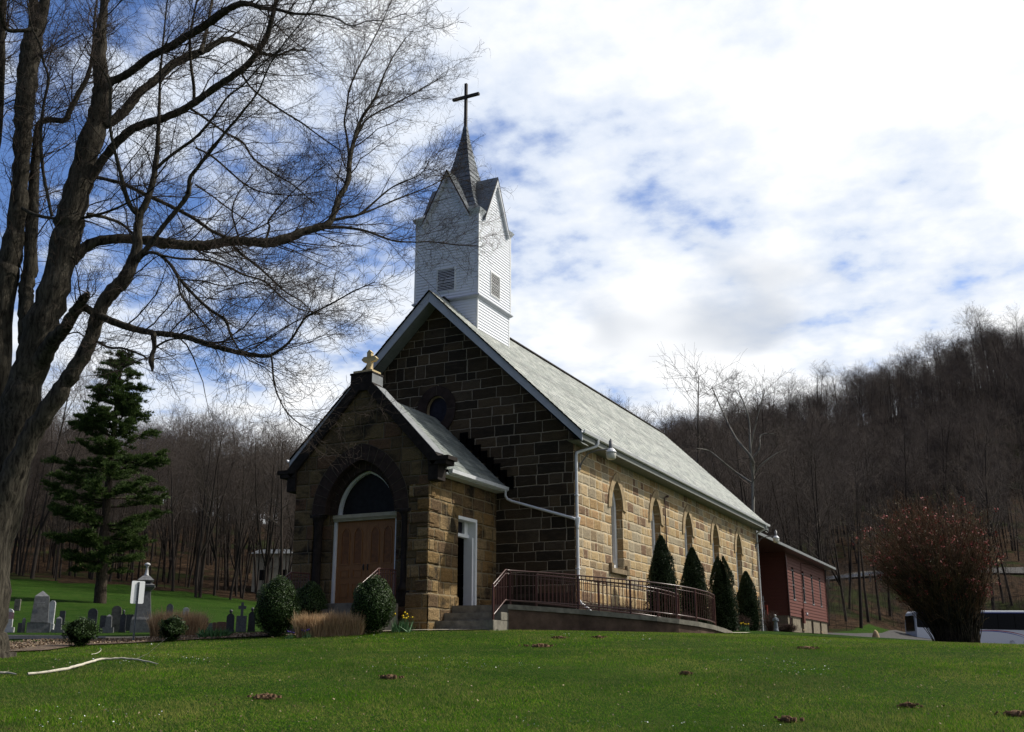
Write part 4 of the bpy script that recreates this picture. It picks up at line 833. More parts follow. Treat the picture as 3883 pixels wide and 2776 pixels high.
# the big bare maple: limbs as (column, row, width) in photo pixels with the distance at both ends
LIMBS = [
 ('A', 20.0, 20.0, [(-84,2540,260),(-80,2480,215),(-72,2380,185),(-50,2143,170),(12,1885,162),(55,1639,154),(98,1454,140),(151,1270,130),(209,1085,122),(252,900,112),(275,800,118),(320,616,96),(375,431,92),(390,330,76),(378,246,60),(385,123,46),(397,0,36),(405,-160,26),(400,-380,12)]),
 ('B', 20.6, 20.8, [(-110,2540,200),(-100,2300,150),(-60,1885,120),(-25,1500,110),(15,1085,100),(35,985,90),(63,862,80),(77,677,70),(88,492,76),(95,369,82),(108,246,88),(125,154,86),(132,90,50),(128,0,40),(140,-200,30),(150,-400,12)]),
 ('B', 20.8, 20.4, [(125,160,60),(150,90,54),(172,0,46),(195,-200,30),(230,-400,12)]),
 ('B', 20.7, 21.6, [(92,1300,50),(95,1208,56),(98,1134,60),(98,1085,62),(114,1023,55),(117,900,50),(126,800,46),(130,677,43),(136,554,34),(150,470,28),(190,455,25),(246,455,25),(265,420,24),(300,350,22),(330,295,20),(352,200,14),(360,60,9),(380,-80,5)]),
 ('C', 19.6, 19.0, [(197,819,14),(172,700,14),(160,616,14),(155,500,12),(165,400,12),(184,300,12),(165,235,11),(150,165,10),(120,100,8),(100,-20,5)]),
 ('C', 20.8, 21.5, [(-30,640,34),(-8,500,34),(2,300,36),(8,120,30),(18,-20,20),(30,-200,10)]),
 ('B', 20.2, 19.2, [(140,112,18),(50,117,19),(18,100,18),(2,31,16),(20,-60,10)]),
 ('A', 20.0, 23.5, [(272,985,58),(320,940,46),(370,915,42),(450,905,40),(560,912,42),(650,925,44),(740,932,42),(800,928,42),(870,915,40),(961,918,40),(1023,920,42),(1085,905,42),(1146,880,36),(1208,862,32),(1245,850,27),(1263,819,25),(1282,757,22),(1319,690,24),(1325,616,22),(1340,542,17),(1368,456,14),(1423,369,10),(1454,289,8),(1491,215,6),(1540,142,4)]),
 ('A', 23.2, 24.5, [(1325,600,14),(1315,520,9),(1306,462,9),(1316,400,8),(1325,339,8),(1356,265,7),(1411,160,6),(1448,86,5),(1485,0,4)]),
 ('A', 23.3, 25.0, [(1335,560,12),(1375,470,9),(1425,430,8),(1485,400,7),(1577,351,5),(1660,300,3)]),
 ('A', 23.0, 25.5, [(1240,862,18),(1294,862,13),(1380,874,10),(1485,911,8),(1560,918,6),(1639,917,5),(1740,930,4),(1811,930,3)]),
 ('A', 22.6, 24.0, [(1260,835,14),(1310,825,12),(1362,813,11),(1423,763,9),(1491,708,7),(1596,659,5),(1630,600,3)]),
 ('A', 22.6, 25.0, [(1350,818,10),(1400,800,8),(1516,751,7),(1639,702,5),(1740,640,3)]),
 ('A', 20.0, 18.2, [(335,690,50),(363,647,38),(400,591,36),(443,542,36),(486,499,36),(554,468,34),(616,450,33),(677,425,32),(739,388,32),(800,345,32),(862,302,30),(924,259,28),(973,203,24),(1011,142,22),(1029,74,20),(1048,0,16),(1075,-150,10),(1120,-280,5)]),
 ('A', 20.0, 22.5, [(385,470,50),(431,456,44),(480,413,40),(530,351,38),(591,302,36),(653,246,36),(714,216,34),(776,191,30),(825,160,26),(862,148,22),(911,160,21),(954,179,18),(985,195,15),(1042,212,10),(1110,190,7),(1180,195,4)]),
 ('A', 20.0, 17.2, [(392,330,44),(425,308,36),(468,289,34),(530,246,34),(579,209,34),(640,179,34),(702,142,34),(764,105,34),(819,68,34),(874,31,30),(924,12,26),(998,31,20),(1054,37,16),(1116,52,11),(1196,55,9),(1270,68,8),(1331,98,6),(1393,80,5),(1454,77,4),(1540,50,3)]),
 ('A', 19.9, 18.8, [(150,1370,84),(203,1294,62),(246,1245,52),(277,1195,48),(308,1146,42),(322,1128,36),(336,1108,10)]),
 ('A', 19.2, 18.2, [(300,1165,30),(325,1168,33),(351,1183,34),(394,1205,31),(462,1232,30),(523,1251,28),(585,1263,26),(647,1269,24),(708,1279,24),(770,1300,24),(831,1319,22),(924,1340,20),(1000,1350,17),(1030,1345,13),(1094,1300,11),(1140,1230,9),(1164,1200,8),(1250,1155,7),(1345,1103,5),(1422,1069,4)]),
 ('A', 18.3, 18.0, [(1028,1346,9),(1033,1380,9),(1041,1460,8),(1073,1540,6),(1121,1596,5),(1201,1644,3)]),
 ('A', 18.7, 18.5, [(582,1263,22),(585,1319,18),(578,1340,18),(573,1368,25),(578,1395,14),(577,1408,7)]),
 ('A', 18.7, 17.6, [(590,1318,10),(620,1298,8),(660,1285,7),(720,1288,5),(770,1310,3)]),
 ('K', 19.3, 19.2, [(-70,2500,120),(-50,2250,115),(-20,2000,112),(37,1824,100),(111,1670,86),(185,1547,76),(246,1454,70),(296,1380,62),(339,1300,58),(369,1208,58),(406,1128,58),(468,1066,60),(505,992,48),(520,931,42),(523,862,36),(530,813,34),(554,770,28),(579,690,26),(591,616,25),(597,554,20),(603,431,14),(607,308,11),(616,185,9),(628,62,7),(640,-60,5)]),
 ('K', 19.2, 18.0, [(526,815,26),(493,780,21),(474,727,20),(456,653,16),(437,579,14),(419,493,13),(419,400,12),(418,330,11),(400,283,9),(370,240,7),(330,200,5)]),
 ('K', 19.2, 17.4, [(520,985,32),(545,955,26),(573,924,22),(616,862,22),(677,788,20),(714,733,22),(720,677,18),(751,634,16),(813,554,14),(862,493,12),(924,419,10),(980,345,8),(1023,246,7),(1085,154,6),(1146,80,5),(1200,-10,3)]),
 ('K', 19.2, 18.4, [(591,640,16),(647,591,14),(739,523,12),(800,456,11),(862,369,9),(924,320,8),(998,240,6),(1080,170,4)]),
 ('A', 20.0, 22.0, [(340,660,22),(363,671,17),(462,696,16),(554,739,16),(647,782,16),(739,831,15),(800,874,14),(862,905,14),(899,949,13),(961,998,11),(1000,1030,9),(1078,1103,7),(1146,1146,5),(1200,1200,3)]),
 ('K', 19.2, 17.8, [(515,992,14),(536,974,13),(566,958,14),(603,965,14),(647,1005,14),(683,1060,14),(739,1122,13),(800,1177,13),(856,1214,12),(874,1269,10),(911,1331,7),(948,1368,5),(1000,1392,4),(1060,1440,3)]),
 ('K', 19.0, 20.2, [(600,965,11),(677,980,10),(782,986,10),(862,1011,10),(924,1042,9),(1000,1066,8),(1060,1120,7),(1130,1170,5),(1230,1190,4)]),
 ('K', 18.6, 18.0, [(677,1055,11),(683,1109,10),(720,1165,9),(757,1208,7),(800,1257,5)]),
 ('K', 18.5, 17.6, [(677,1060,7),(770,1066,6),(850,1085,5),(950,1070,4),(1040,1090,3)]),
 ('C', 20.5, 18.6, [(85,790,16),(148,819,14),(246,831,13),(339,822,12),(431,794,10),(493,764,8),(560,730,6),(640,660,4)]),
 ('A', 19.6, 20.6, [(330,812,18),(400,825,14),(462,850,12),(505,887,10)]),
 ('K', 19.2, 18.6, [(366,1294,12),(415,1318,10),(462,1320,9),(510,1335,9),(545,1350,8),(556,1365,6)]),
 ('A', 20.0, 19.0, [(230,1280,7),(290,1260,6),(340,1290,5),(400,1300,3)]),
 ('A', 20.5, 22.5, [(760,200,22),(775,150,16),(790,80,14),(805,0,12),(830,-120,8)]),
 ('A', 20.3, 19.5, [(735,390,16),(735,330,14),(725,250,14),(720,150,12),(735,60,10),(760,-60,6)]),
 ('A', 22.0, 23.5, [(905,262,12),(950,330,9),(1010,380,9),(1085,430,8),(1150,470,7),(1230,530,5),(1290,570,3)]),
 ('A', 21.5, 23.5, [(740,560,9),(800,590,9),(860,640,8),(930,700,7),(1000,730,6),(1120,740,5),(1250,720,3)]),
 ('A', 21.0, 23.5, [(720,410,12),(780,450,10),(850,500,9),(920,540,9),(960,600,8),(1040,660,7),(1110,700,6),(1200,780,4)]),
 ('A', 22.5, 23.5, [(1010,905,12),(1022,860,10),(1020,835,8),(1080,760,6),(1150,690,5),(1240,620,3)]),
 ('A', 22.0, 22.0, [(905,905,9),(890,850,8),(880,800,7),(900,740,5),(960,660,4)]),
 ('A', 20.6, 22.0, [(740,700,8),(800,740,7),(880,800,6),(960,850,4)]),
]
TREE_DEEP = 1.0
def big_tree():
    rg = np.random.default_rng(11)
    t = empty('bare_maple_tree', gp(-80, 20), 0, 'huge bare maple with several grey trunks and twigs reaching to the steeple', 'tree'); o = np.array(t.location)
    main = {'A': [], 'B': [], 'C': [], 'K': []}; tw = []; mids = []
    for nm, b0, b1, L in LIMBS:
        u = np.array([q[0] for q in L]); v = np.array([q[1] for q in L]); wd = np.array([q[2] for q in L], float)
        s = np.r_[0, np.cumsum(np.hypot(np.diff(u), np.diff(v)))]; s /= s[-1]; b = b0+(b1-b0)*s**1.2
        P = np.array([at(*q) for q in zip(u, v, b)]); r = wd/2*b/4060.
        P, r = smooth_path(P, r, 5, rg, .06)
        main[nm].append((P-o, r))
        ext = unit(P[-1]-P[-3])
        lim = (P, r); Lw = np.linalg.norm(np.diff(P, axis=0), axis=1).sum()
        thick = r.max()
        t0 = .45 if nm == 'A' and thick > .3 else (.5 if thick > .2 else .12)
        mids += grow(lim, rg, 4.6, 2.5, .34, 42, t0, tuple(RH*.20+np.array([0, 0, .06])), 8, .17, .12, .22, .0048, .55, .017)
        mids += grow(lim, rg, 4.2, 1.0, .25, 48, t0*.8, tuple(RH*.15), 6, .2, .1, .25, .004, .3, .010)
    # finer shoots
    l2 = []
    for m in mids: l2 += grow(m, rg, 5.2, .90, .55, 42, .10, tuple(RH*.06), 7, .30, .10, .3, .0034, .4)
    l3 = []
    for m in l2:
        l3 += grow(m, rg, 7.4, .38, .7, 44, .12, (0, 0, .04), 5, .40, .08, .5, .0026, .2)
    tw = mids+l2+l3
    allp = np.concatenate([m[0] for m in tw]); print('twigs', len(mids), len(l2), len(l3))
    for nm, nme in (('A', 'trunk'), ('B', 'trunk'), ('C', 'limb'), ('K', 'trunk')):
        V, F = chains_mesh(main[nm], lambda r: 20 if r > .08 else (10 if r > .03 else 6))
        np_mesh(nme, V, F, M['bark'], t, smooth=True)
    V, F = chains_mesh([(p-o, r) for p, r in mids], lambda r: 5); np_mesh('branches', V, F, M['twig'], t, smooth=True)
    V, F = chains_mesh([(p-o, r) for p, r in l2+l3], lambda r: 3); np_mesh('crown', V, F, M['twig'], t, smooth=True)
big_tree()

# ---- a few kinds of bare woodland tree
def bare_tree(seed, h=18., crown=.55, spread=1., dens=1., r0=.17, lean=.02, split=0, two=False):
    rg = np.random.default_rng(seed); n = 9; P = [np.zeros(3)-[0, 0, .5]]; D = np.array([rg.normal()*lean, rg.normal()*lean, 1.])
    for i in range(n-1): D = unit(D+rg.normal(size=3)*[.035, .035, 0]); P.append(P[-1]+D*(h+.5)/(n-1))
    tr = [(np.array(P), np.linspace(1, .08, n)**.8*r0)]
    if split:
        for k in range(split):
            i = rg.integers(2, 5); Q = [P[i]]; D = unit(np.array([rg.normal()*.35, rg.normal()*.35, 1.]))
            for j in range(n-i): D = unit(D+rg.normal(size=3)*.05+[0, 0, .12]); Q.append(Q[-1]+D*h/(n))
            tr.append((np.array(Q), np.linspace(.7, .08, len(Q))*r0))
    l1 = []
    for q in tr: l1 += grow(q, rg, 2.3*dens, h*.40*spread, .42, 50, crown, (0, 0, .10), 7, .16, .20, .2, .012, .60)
    l2 = []
    for q in l1: l2 += grow(q, rg, 2.3*dens, h*.15, .5, 44, .12, (0, 0, .06), 4, .18, .15, .3, .009, .4)
    l3 = []
    for q in l2: l3 += grow(q, rg, 2.6*dens, h*.075, .6, 44, .1, (0, 0, .05), 3, .18, .1, .5, .0065, .3)
    T = chains_mesh(tr, lambda r: 7); Cn = chains_mesh(l1+l2+l3, lambda r: 4 if r > .03 else 3)
    return T, Cn
KINDS = []
for k, a in enumerate([dict(seed=1, h=14, crown=.32, r0=.14), dict(seed=2, h=15.5, crown=.38, r0=.17), dict(seed=3, h=13, crown=.30, split=1, r0=.13), dict(seed=4, h=14.5, crown=.42, spread=.85, r0=.14), dict(seed=5, h=12, crown=.25, spread=.95, r0=.10), dict(seed=6, h=15.5, crown=.35, split=2, r0=.15), dict(seed=7, h=7.5, crown=.15, spread=.9, r0=.05, dens=1.2)]):
    T, Cn = bare_tree(**a)
    def msh(nm, V, F):
        me = bpy.data.meshes.new(nm); V = V.astype(np.float32); F = F.astype(np.int32); me.vertices.add(len(V)); me.vertices.foreach_set('co', V.ravel()); me.loops.add(F.size); me.loops.foreach_set('vertex_index', F.ravel()); me.polygons.add(len(F)); me.polygons.foreach_set('loop_start', np.arange(0, F.size, 4, dtype=np.int32)); me.polygons.foreach_set('use_smooth', np.ones(len(F), bool)); me.update(calc_edges=True); return me
    mt = msh('trunk', *T); mt.materials.append(M['bark_far']); mc = msh('crown', *Cn); mc.materials.append(M['twig_far'])
    V = np.concatenate([T[0], Cn[0]]); F = np.concatenate([T[1], Cn[1]+len(T[0])]); full = msh('bare_tree', V, F); full.materials.append(M['bark_far']); full.materials.append(M['twig_far'])
    full.polygons.foreach_set('material_index', np.r_[np.zeros(len(T[1]), np.int32), np.ones(len(Cn[1]), np.int32)])
    KINDS.append((mt, mc, full, len(F)))
print('tree faces', [k[3] for k in KINDS])

def forest():
    rg = np.random.default_rng(5); pts = []
    def inside(x, y): return float(wood_mask(x, y)) > .5
    def scatter(s0, s1, b0, b1, n, far=False):
        c = 0
        while c < n:
            b = math.sqrt(b0*b0+(b1*b1-b0*b0)*rg.random()); s = s0+(s1-s0)*rg.random(); x = CAM[0]+b*FH[0]+b*s*RH[0]; y = CAM[1]+b*FH[1]+b*s*RH[1]
            c += 1
            if not inside(x, y): continue
            pts.append((x, y, b, s))
    ps = lambda u: (at(u, 2400, 50.)-CAM)@RH/50.
    scatter(ps(-500), ps(1180), 92, 130, 240); scatter(ps(-500), ps(1180), 130, 235, 640)
    scatter(ps(-3000), ps(-500), 92, 240, 160); scatter(ps(1180), ps(2350), 100, 280, 200)
    scatter(ps(2350), ps(3900), 140, 200, 330); scatter(ps(2350), ps(4350), 200, 345, 1800)
    scatter(ps(2350), ps(3150), 84, 140, 70); scatter(ps(3900), ps(6000), 130, 300, 220); scatter(ps(3700), ps(4400), 112, 140, 30); scatter(ps(3900), ps(6000), 200, 345, 300)
    P = np.array(pts); a = P[:, 3]; b = P[:, 2]
    # keep the road clear on the right
    us = 1941+FPX*.965*P[:, 3]
    keep = ~((us > 2950) & (b > 126) & (b < 146)); P = P[keep]; b = P[:, 2]; us = us[keep]
    Z = gh(P[:, 0], P[:, 1]); kind = rg.integers(0, 6, len(P)); small = rg.random(len(P)) < .18; kind[small] = 6; nb = len(P)
    sc = .74+.46*rg.random(len(P))**1.3+.35*(rg.random(len(P)) < .14); rot = rg.random(len(P))*2*PI
    left = us < 1300
    sc[left] *= .86; sc[(~left) & (b > 170)] *= .95
    vis = (us > -250) & (us < 4150) & ~((us > 1200) & (us < 2500))
    order = np.argsort(np.where(vis, b, 1e6))[:296]; indiv = set(order.tolist())
    for i in order:
        mt, mc, full, _ = KINDS[kind[i]]
        side = 'left' if us[i] < 1300 else 'right'
        lab = {'left': 'bare brown tree in the wood above the graveyard field', 'right': 'bare brown tree on the wooded hillside beyond the red building and bus'}[side]
        r = empty('bare_tree', (P[i, 0], P[i, 1], Z[i]-.1), rot[i], lab, 'tree', 'bare trees on the %s hillside' % side, sc[i])
        for nm, me in (('trunk', mt), ('crown', mc)):
            o = bpy.data.objects.new(nm, me); COL.objects.link(o); o.parent = r
    # brushy saplings on the bank
    n = 420; b_ = 84+52*rg.random(n); s_ = ps(2950)+(ps(4100)-ps(2950))*rg.random(n); xx = CAM[0]+b_*FH[0]+b_*s_*RH[0]; yy = CAM[1]+b_*FH[1]+b_*s_*RH[1]; k_ = (wood_mask(xx, yy) > .5)
    n0 = len(P); P = np.concatenate([P, np.stack([xx, yy, b_, s_], 1)[k_]]); m_ = int(k_.sum()); Z = np.concatenate([Z, gh(xx[k_], yy[k_])]); kind = np.r_[kind, np.full(m_, 6)]; sc = np.r_[sc, .18+.35*rg.random(m_)]; rot = np.r_[rot, rg.random(m_)*6]; us = np.r_[us, 1941+FPX*.965*s_[k_]]
    rest = np.array([i for i in range(len(P)) if i not in indiv])
    # everything farther: one object of points, each carrying a tree
    me = bpy.data.meshes.new('far_wood'); me.vertices.add(len(rest)); co = np.stack([P[rest, 0], P[rest, 1], Z[rest]-.1], 1).astype(np.float32); me.vertices.foreach_set('co', co.ravel())
    for nm, arr in (('kind', kind[rest]), ('scl', sc[rest]), ('rot', rot[rest])):
        at_ = me.attributes.new(nm, 'FLOAT', 'POINT'); at_.data.foreach_set('value', arr.astype(np.float32))
    ob = bpy.data.objects.new('woodland', me); COL.objects.link(ob); tag(ob, 'mass of bare brown trees covering the hills behind the church', 'woodland', None, 'stuff')
    ng = bpy.data.node_groups.new('woodland', 'GeometryNodeTree'); ng.interface.new_socket('Geometry', in_out='INPUT', socket_type='NodeSocketGeometry'); ng.interface.new_socket('Geometry', in_out='OUTPUT', socket_type='NodeSocketGeometry')
    N = ng.nodes; Lk = ng.links; gi = N.new('NodeGroupInput'); go = N.new('NodeGroupOutput'); jn = N.new('GeometryNodeJoinGeometry'); Lk.new(jn.outputs[0], go.inputs[0])
    def attr(nm): x = N.new('GeometryNodeInputNamedAttribute'); x.data_type = 'FLOAT'; x.inputs[0].default_value = nm; return x.outputs[0]
    for k in range(7):
        src = next((o for o in bpy.data.objects if o.name.startswith('bare_tree_source%d' % k)), None)
        i = next((i for i in order if kind[i] == k), None)
        # a real tree standing in the scene at the origin of the far hill serves as the pattern
        src = bpy.data.objects.new('bare_tree', KINDS[k][2]); COL.objects.link(src); 
        j = rest[k]; src.location = (P[j, 0], P[j, 1], Z[j]-.1); src.rotation_euler = (0, 0, rot[j]); src.scale = (1, 1, 1)
        side = 'left' if us[j] < 1300 else 'right'
        lab = {'left': 'bare brown tree in the wood above the graveyard field', 'right': 'bare brown tree on the wooded hillside beyond the red building and bus'}[side]
        tag(src, lab, 'tree', 'bare trees on the %s hillside' % side)
        oi = N.new('GeometryNodeObjectInfo'); oi.inputs[0].default_value = src; oi.transform_space = 'ORIGINAL'; oi.inputs[1].default_value = True
        cmp_ = N.new('FunctionNodeCompare'); cmp_.data_type = 'FLOAT'; cmp_.operation = 'EQUAL'; Lk.new(attr('kind'), cmp_.inputs[0]); cmp_.inputs[1].default_value = k; cmp_.inputs['Epsilon'].default_value = .1
        ip = N.new('GeometryNodeInstanceOnPoints'); Lk.new(gi.outputs[0], ip.inputs['Points']); Lk.new(cmp_.outputs[0], ip.inputs['Selection']); Lk.new(oi.outputs['Geometry'], ip.inputs['Instance'])
        cx = N.new('ShaderNodeCombineXYZ'); Lk.new(attr('rot'), cx.inputs[2]); Lk.new(cx.outputs[0], ip.inputs['Rotation'])
        cs = N.new('ShaderNodeCombineXYZ'); s_ = attr('scl'); [Lk.new(s_, cs.inputs[q]) for q in range(3)]; Lk.new(cs.outputs[0], ip.inputs['Scale'])
        Lk.new(ip.outputs[0], jn.inputs[0])
    md = ob.modifiers.new('woodland', 'NODES'); md.node_group = ng
    print('forest', len(P), 'rest', len(rest))
forest()
# nearer single trees on the bank behind the red building, and the pale sycamore behind the nave
def place_bare(u, b, kind, sc, label, group=None, rz=0.):
    p = gp(u, b); r = empty('bare_tree', p, rz, label, 'tree', group, sc)
    for nm, me in (('trunk', KINDS[kind][0]), ('crown', KINDS[kind][1])): o = bpy.data.objects.new(nm, me); COL.objects.link(o); o.parent = r
G2 = 'dark trees on the bank behind the red building'
for i, (u, b, k, sc) in enumerate([(3138, 88, 1, .95), (3215, 100, 5, .9), (3268, 97, 1, 1.0), (3300, 104, 3, 1.0), (3345, 108, 0, .95), (3385, 112, 1, .9), (3230, 110, 2, 1.0), (3060, 96, 5, 1.05), (2960, 104, 1, 1.1)]):
    place_bare(u, b, k, sc, 'dark bare trunk on the leafy bank between the red building and the bus', G2, i*1.3)
for i, (u, b, k, sc) in enumerate([(730, 92, 5, .98), (745, 93, 1, .95), (860, 96, 2, 1.0), (800, 99, 5, .95), (985, 94, 5, .95), (640, 98, 1, .88), (905, 101, 2, 1.0), (1060, 92, 1, .95)]):
    place_bare(u, b, k, sc, 'tall bare tree at the edge of the wood left of the porch', 'tall trees at the wood edge left of the porch', i*.9)
def sycamore():
    rg = np.random.default_rng(31)
    t = empty('sycamore_tree', gp(2858, 78), 0, 'pale barked bare sycamore rising behind the far end of the nave', 'tree'); o = np.array(t.location)
    tr = []; B = 78.
    for L in ([(2858,2390,30),(2858,2150,26),(2856,2000,22),(2856,1800,20),(2852,1740,17),(2790,1660,13),(2740,1560,9),(2700,1470,6)], [(2856,1810,18),(2845,1700,14),(2838,1580,10),(2800,1480,6)], [(2850,1830,14),(2790,1790,11),(2740,1750,10),(2690,1710,8),(2640,1700,5)], [(2852,1740,14),(2880,1700,10),(2885,1650,9),(2935,1645,6)], [(2856,1800,12),(2900,1750,9),(2960,1710,5)], [(2845,1700,10),(2870,1590,8),(2900,1480,5)]):
        P = np.array([at(u, v, B+(i-2)*.6*((j*7+len(L)) % 3-1)) for j, (u, v, w_) in enumerate(L) for i in [j]]); r = np.array([w_/2*B/4060*.62 for _, _, w_ in L])
        P, r = smooth_path(P, r, 4, rg, .1); tr.append((P, r))
    l1 = []; 
    for q in tr: l1 += grow(q, rg, 2.0, 3.4, .35, 45, .30, (0, 0, .12), 6, .14, .1, .2, .018, .4)
    l2 = []
    for q in l1: l2 += grow(q, rg, 2.2, 1.7, .5, 42, .1, (0, 0, .1), 5, .22, .1, .3, .011, .4)
    l3 = []
    for q in l2: l3 += grow(q, rg, 2.6, .8, .6, 42, .1, (0, 0, .05), 3, .16, .1, .4, .008, .4)
    V, F = chains_mesh([(p-o, r) for p, r in tr], lambda r: 8); np_mesh('trunk', V, F, M['bark_pale'], t, True)
    V, F = chains_mesh([(p-o, r) for p, r in l1+l2+l3], lambda r: 3); np_mesh('crown', V, F, M['twig_far'], t, True)
sycamore()

# ---- pine
def tufts(C, D, size, n, rg, width=.10):      # bunches of needles / leaf sprays as thin triangles
    m = len(C); C = np.repeat(C, n, 0); D = np.repeat(D, n, 0); S = np.repeat(size, n)[:, None]
    d = D+rg.normal(size=C.shape)*.75; d /= np.linalg.norm(d, axis=1)[:, None]; s = np.cross(d, rg.normal(size=C.shape)); s /= np.linalg.norm(s, axis=1)[:, None]
    L = S*(.6+.6*rg.random((len(C), 1)))
    V = np.stack([C-s*S*width, C+s*S*width, C+d*L], 1).reshape(-1, 3); return V, np.arange(len(V)).reshape(-1, 3)
def pine():
    rg = np.random.default_rng(21); b = 72.; base = gp(376, b); t = empty('pine_tree', base, 0, 'tall dark green white pine standing alone in the graveyard field', 'tree'); o = base
    path = [(376,2300,46),(385,2200,42),(398,2000,34),(410,1850,28),(425,1700,22),(445,1500,14),(462,1380,7),(470,1335,3)]
    P = np.array([at(u, v, b) for u, v, _ in path]); r = np.array([w_/2*b/4060 for *_, w_ in path]); P, r = smooth_path(P, r, 4, rg, .04)
    zb, zt = P[0, 2], P[-1, 2]; H = zt-zb; br = []; C = []; D = []; S = []
    env = [(0, 0), (.115, .0), (.12, 1.5), (.18, 3.3), (.30, 3.7), (.42, 4.1), (.52, 3.5), (.60, 3.5), (.66, 2.7), (.72, 2.0), (.78, 1.9), (.86, 1.5), (.93, 1.0), (1, .15)]
    z = .13
    while z < 1.0:
        k = rg.integers(4, 7) if z < .9 else 4; a0 = rg.random()*2*PI
        for j in range(k):
            az = a0+2*PI*j/k+rg.normal()*.25; zz = z+rg.normal()*.020; R = np.interp(zz, [e[0] for e in env], [e[1] for e in env])*(.72+.42*rg.random())
            if R < .15 or (zz < .5 and rg.random() < .12): continue
            p = np.array([np.interp(zb+zz*H, P[:, 2], P[:, q]) for q in range(3)]); dr = np.array([math.cos(az), math.sin(az), .06 if zz < .6 else .45]); n = 7; Q = [p]
            for q in range(n-1): dr = unit(dr+rg.normal(size=3)*.06+np.array([0, 0, .035])); Q.append(Q[-1]+dr*R/(n-1))
            Q = np.array(Q); main = (Q, np.linspace(.05, .012, n)*(.5+R/4)); br.append(main)
            sub = grow(main, rg, 6.0, 1.15, .5, 50, .18, (0, 0, .05), 4, .1, .15, .3, .006, .45)
            sub = [(np.stack([sp[:, 0], sp[:, 1], sp[0, 2]+(sp[:, 2]-sp[0, 2])*.35], 1), sr) for sp, sr in sub]; br += sub
            for sp, sr in sub+[main]:
                m = max(4, int(len(sp)*5.2)); f = rg.random(m)**.6*(len(sp)-1); f = np.maximum(f, (len(sp)-1)*.12); i = np.clip(f.astype(int), 0, len(sp)-2); c = sp[i]+(sp[i+1]-sp[i])*(f-i)[:, None]
                C.append(c+rg.normal(size=c.shape)*[.10, .10, .035]); D.append(np.tile(unit(sp[-1]-sp[0])+[0, 0, .55], (m, 1))); S.append(np.full(m, .20+.07*rg.random()))
        z += .024+.028*rg.random()
    V, F = chains_mesh([(P-o, r)], lambda r: 14); np_mesh('trunk', V, F, M['pine_bark'], t, True)
    V, F = chains_mesh([(p-o, r_) for p, r_ in br], lambda r: 4); np_mesh('branches', V, F, M['pine_bark'], t, True)
    C = np.concatenate(C); V, F = tufts(C-o, np.concatenate(D), np.concatenate(S), 8, rg, .10); np_mesh('crown', V, F, M['pine_leaf'], t); print('pine tufts', len(C))
pine()
# ------------------------------------------------------------------ shrubs and flowers
def leaf_cards(C, N, size, rg, jit=.6, asp=.55):
    m = len(C); n = N+rg.normal(size=C.shape)*jit; n /= np.linalg.norm(n, axis=1)[:, None]; a = np.cross(n, rg.normal(size=C.shape)); a /= np.linalg.norm(a, axis=1)[:, None]; b = np.cross(n, a)
    s = (size*(.6+.8*rg.random(m)))[:, None]
    V = np.stack([C-a*s, C-b*s*asp, C+a*s, C+b*s*asp], 1).reshape(-1, 3); return V, np.arange(len(V)).reshape(-1, 4)
def blob_surface(rg, n, rx, rz, z0, lump=.10, power=1., squash_low=1.):
    d = rg.normal(size=(n, 3)); d /= np.linalg.norm(d, axis=1)[:, None]
    f = 1+lump*(np.sin(d[:, 0]*5+1)*np.sin(d[:, 1]*4.3+2)+.8*np.sin(d[:, 2]*6+d[:, 0]*3)+.6*np.sin(d[:, 0]*11+d[:, 1]*9)*np.sin(d[:, 2]*10))
    return d, f
def bush(name, u, b, w_, h, label, group=None, n=9000, seed=1, leafs=.022, mat='box_leaf', lump=.06, egg=.15, shell=.22):
    rg = np.random.default_rng(seed); p = gp(u, b); t = empty(name, p, 0, label, 'bush', group); rx, rz = w_/2, h/2
    d, f = blob_surface(rg, n, rx, rz, 0, lump)
    rad = f*(1-shell*rg.random(n)**2); zf = d[:, 2]; prof = 1-egg*zf
    C = np.stack([d[:, 0]*rx*rad*prof, d[:, 1]*rx*rad*prof, zf*rz*rad+rz*1.0], 1); C = C[C[:, 2] > .01]; dd = d[:len(C)]; N = C-[0, 0, rz]; N /= np.linalg.norm(N, axis=1)[:, None]
    V, F = leaf_cards(C, N, leafs*.8, rg); np_mesh('foliage', V, F, M[mat], t)
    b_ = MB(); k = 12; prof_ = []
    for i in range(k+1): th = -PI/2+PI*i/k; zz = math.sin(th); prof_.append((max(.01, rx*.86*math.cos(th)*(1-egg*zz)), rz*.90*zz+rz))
    b_.lathe(prof_, 18); b_.build('shade_core', [M['core']], t)  # solid near-black core, stands in for the shade inside the leaves
    return t
bush('round_bush', 1045, 27.2, 1.12, 1.52, 'tallest clipped round evergreen bush, leftmost beside the porch', None, 15000, 1, .024, egg=.05)
bush('round_bush', 1166, 28.7, .98, 1.38, 'clipped evergreen bush behind the dry grass, left of the arched door', None, 12000, 2, .024, egg=.12)
bush('round_bush', 1410, 26.9, 1.08, 1.45, 'clipped evergreen bush in front of the railing, right of the arched door', None, 14000, 3, .024, egg=.05)
bush('small_bush', 304, 25.2, .74, .66, 'small ragged evergreen bush on the mulch, left of the white sign', None, 5200, 4, .026, lump=.16, egg=-.25, shell=.5)
bush('small_bush', 650, 26.8, .60, .62, 'small ragged evergreen bush in front of the dry grass, right of the white sign', None, 4800, 5, .026, lump=.16, egg=-.22, shell=.5)
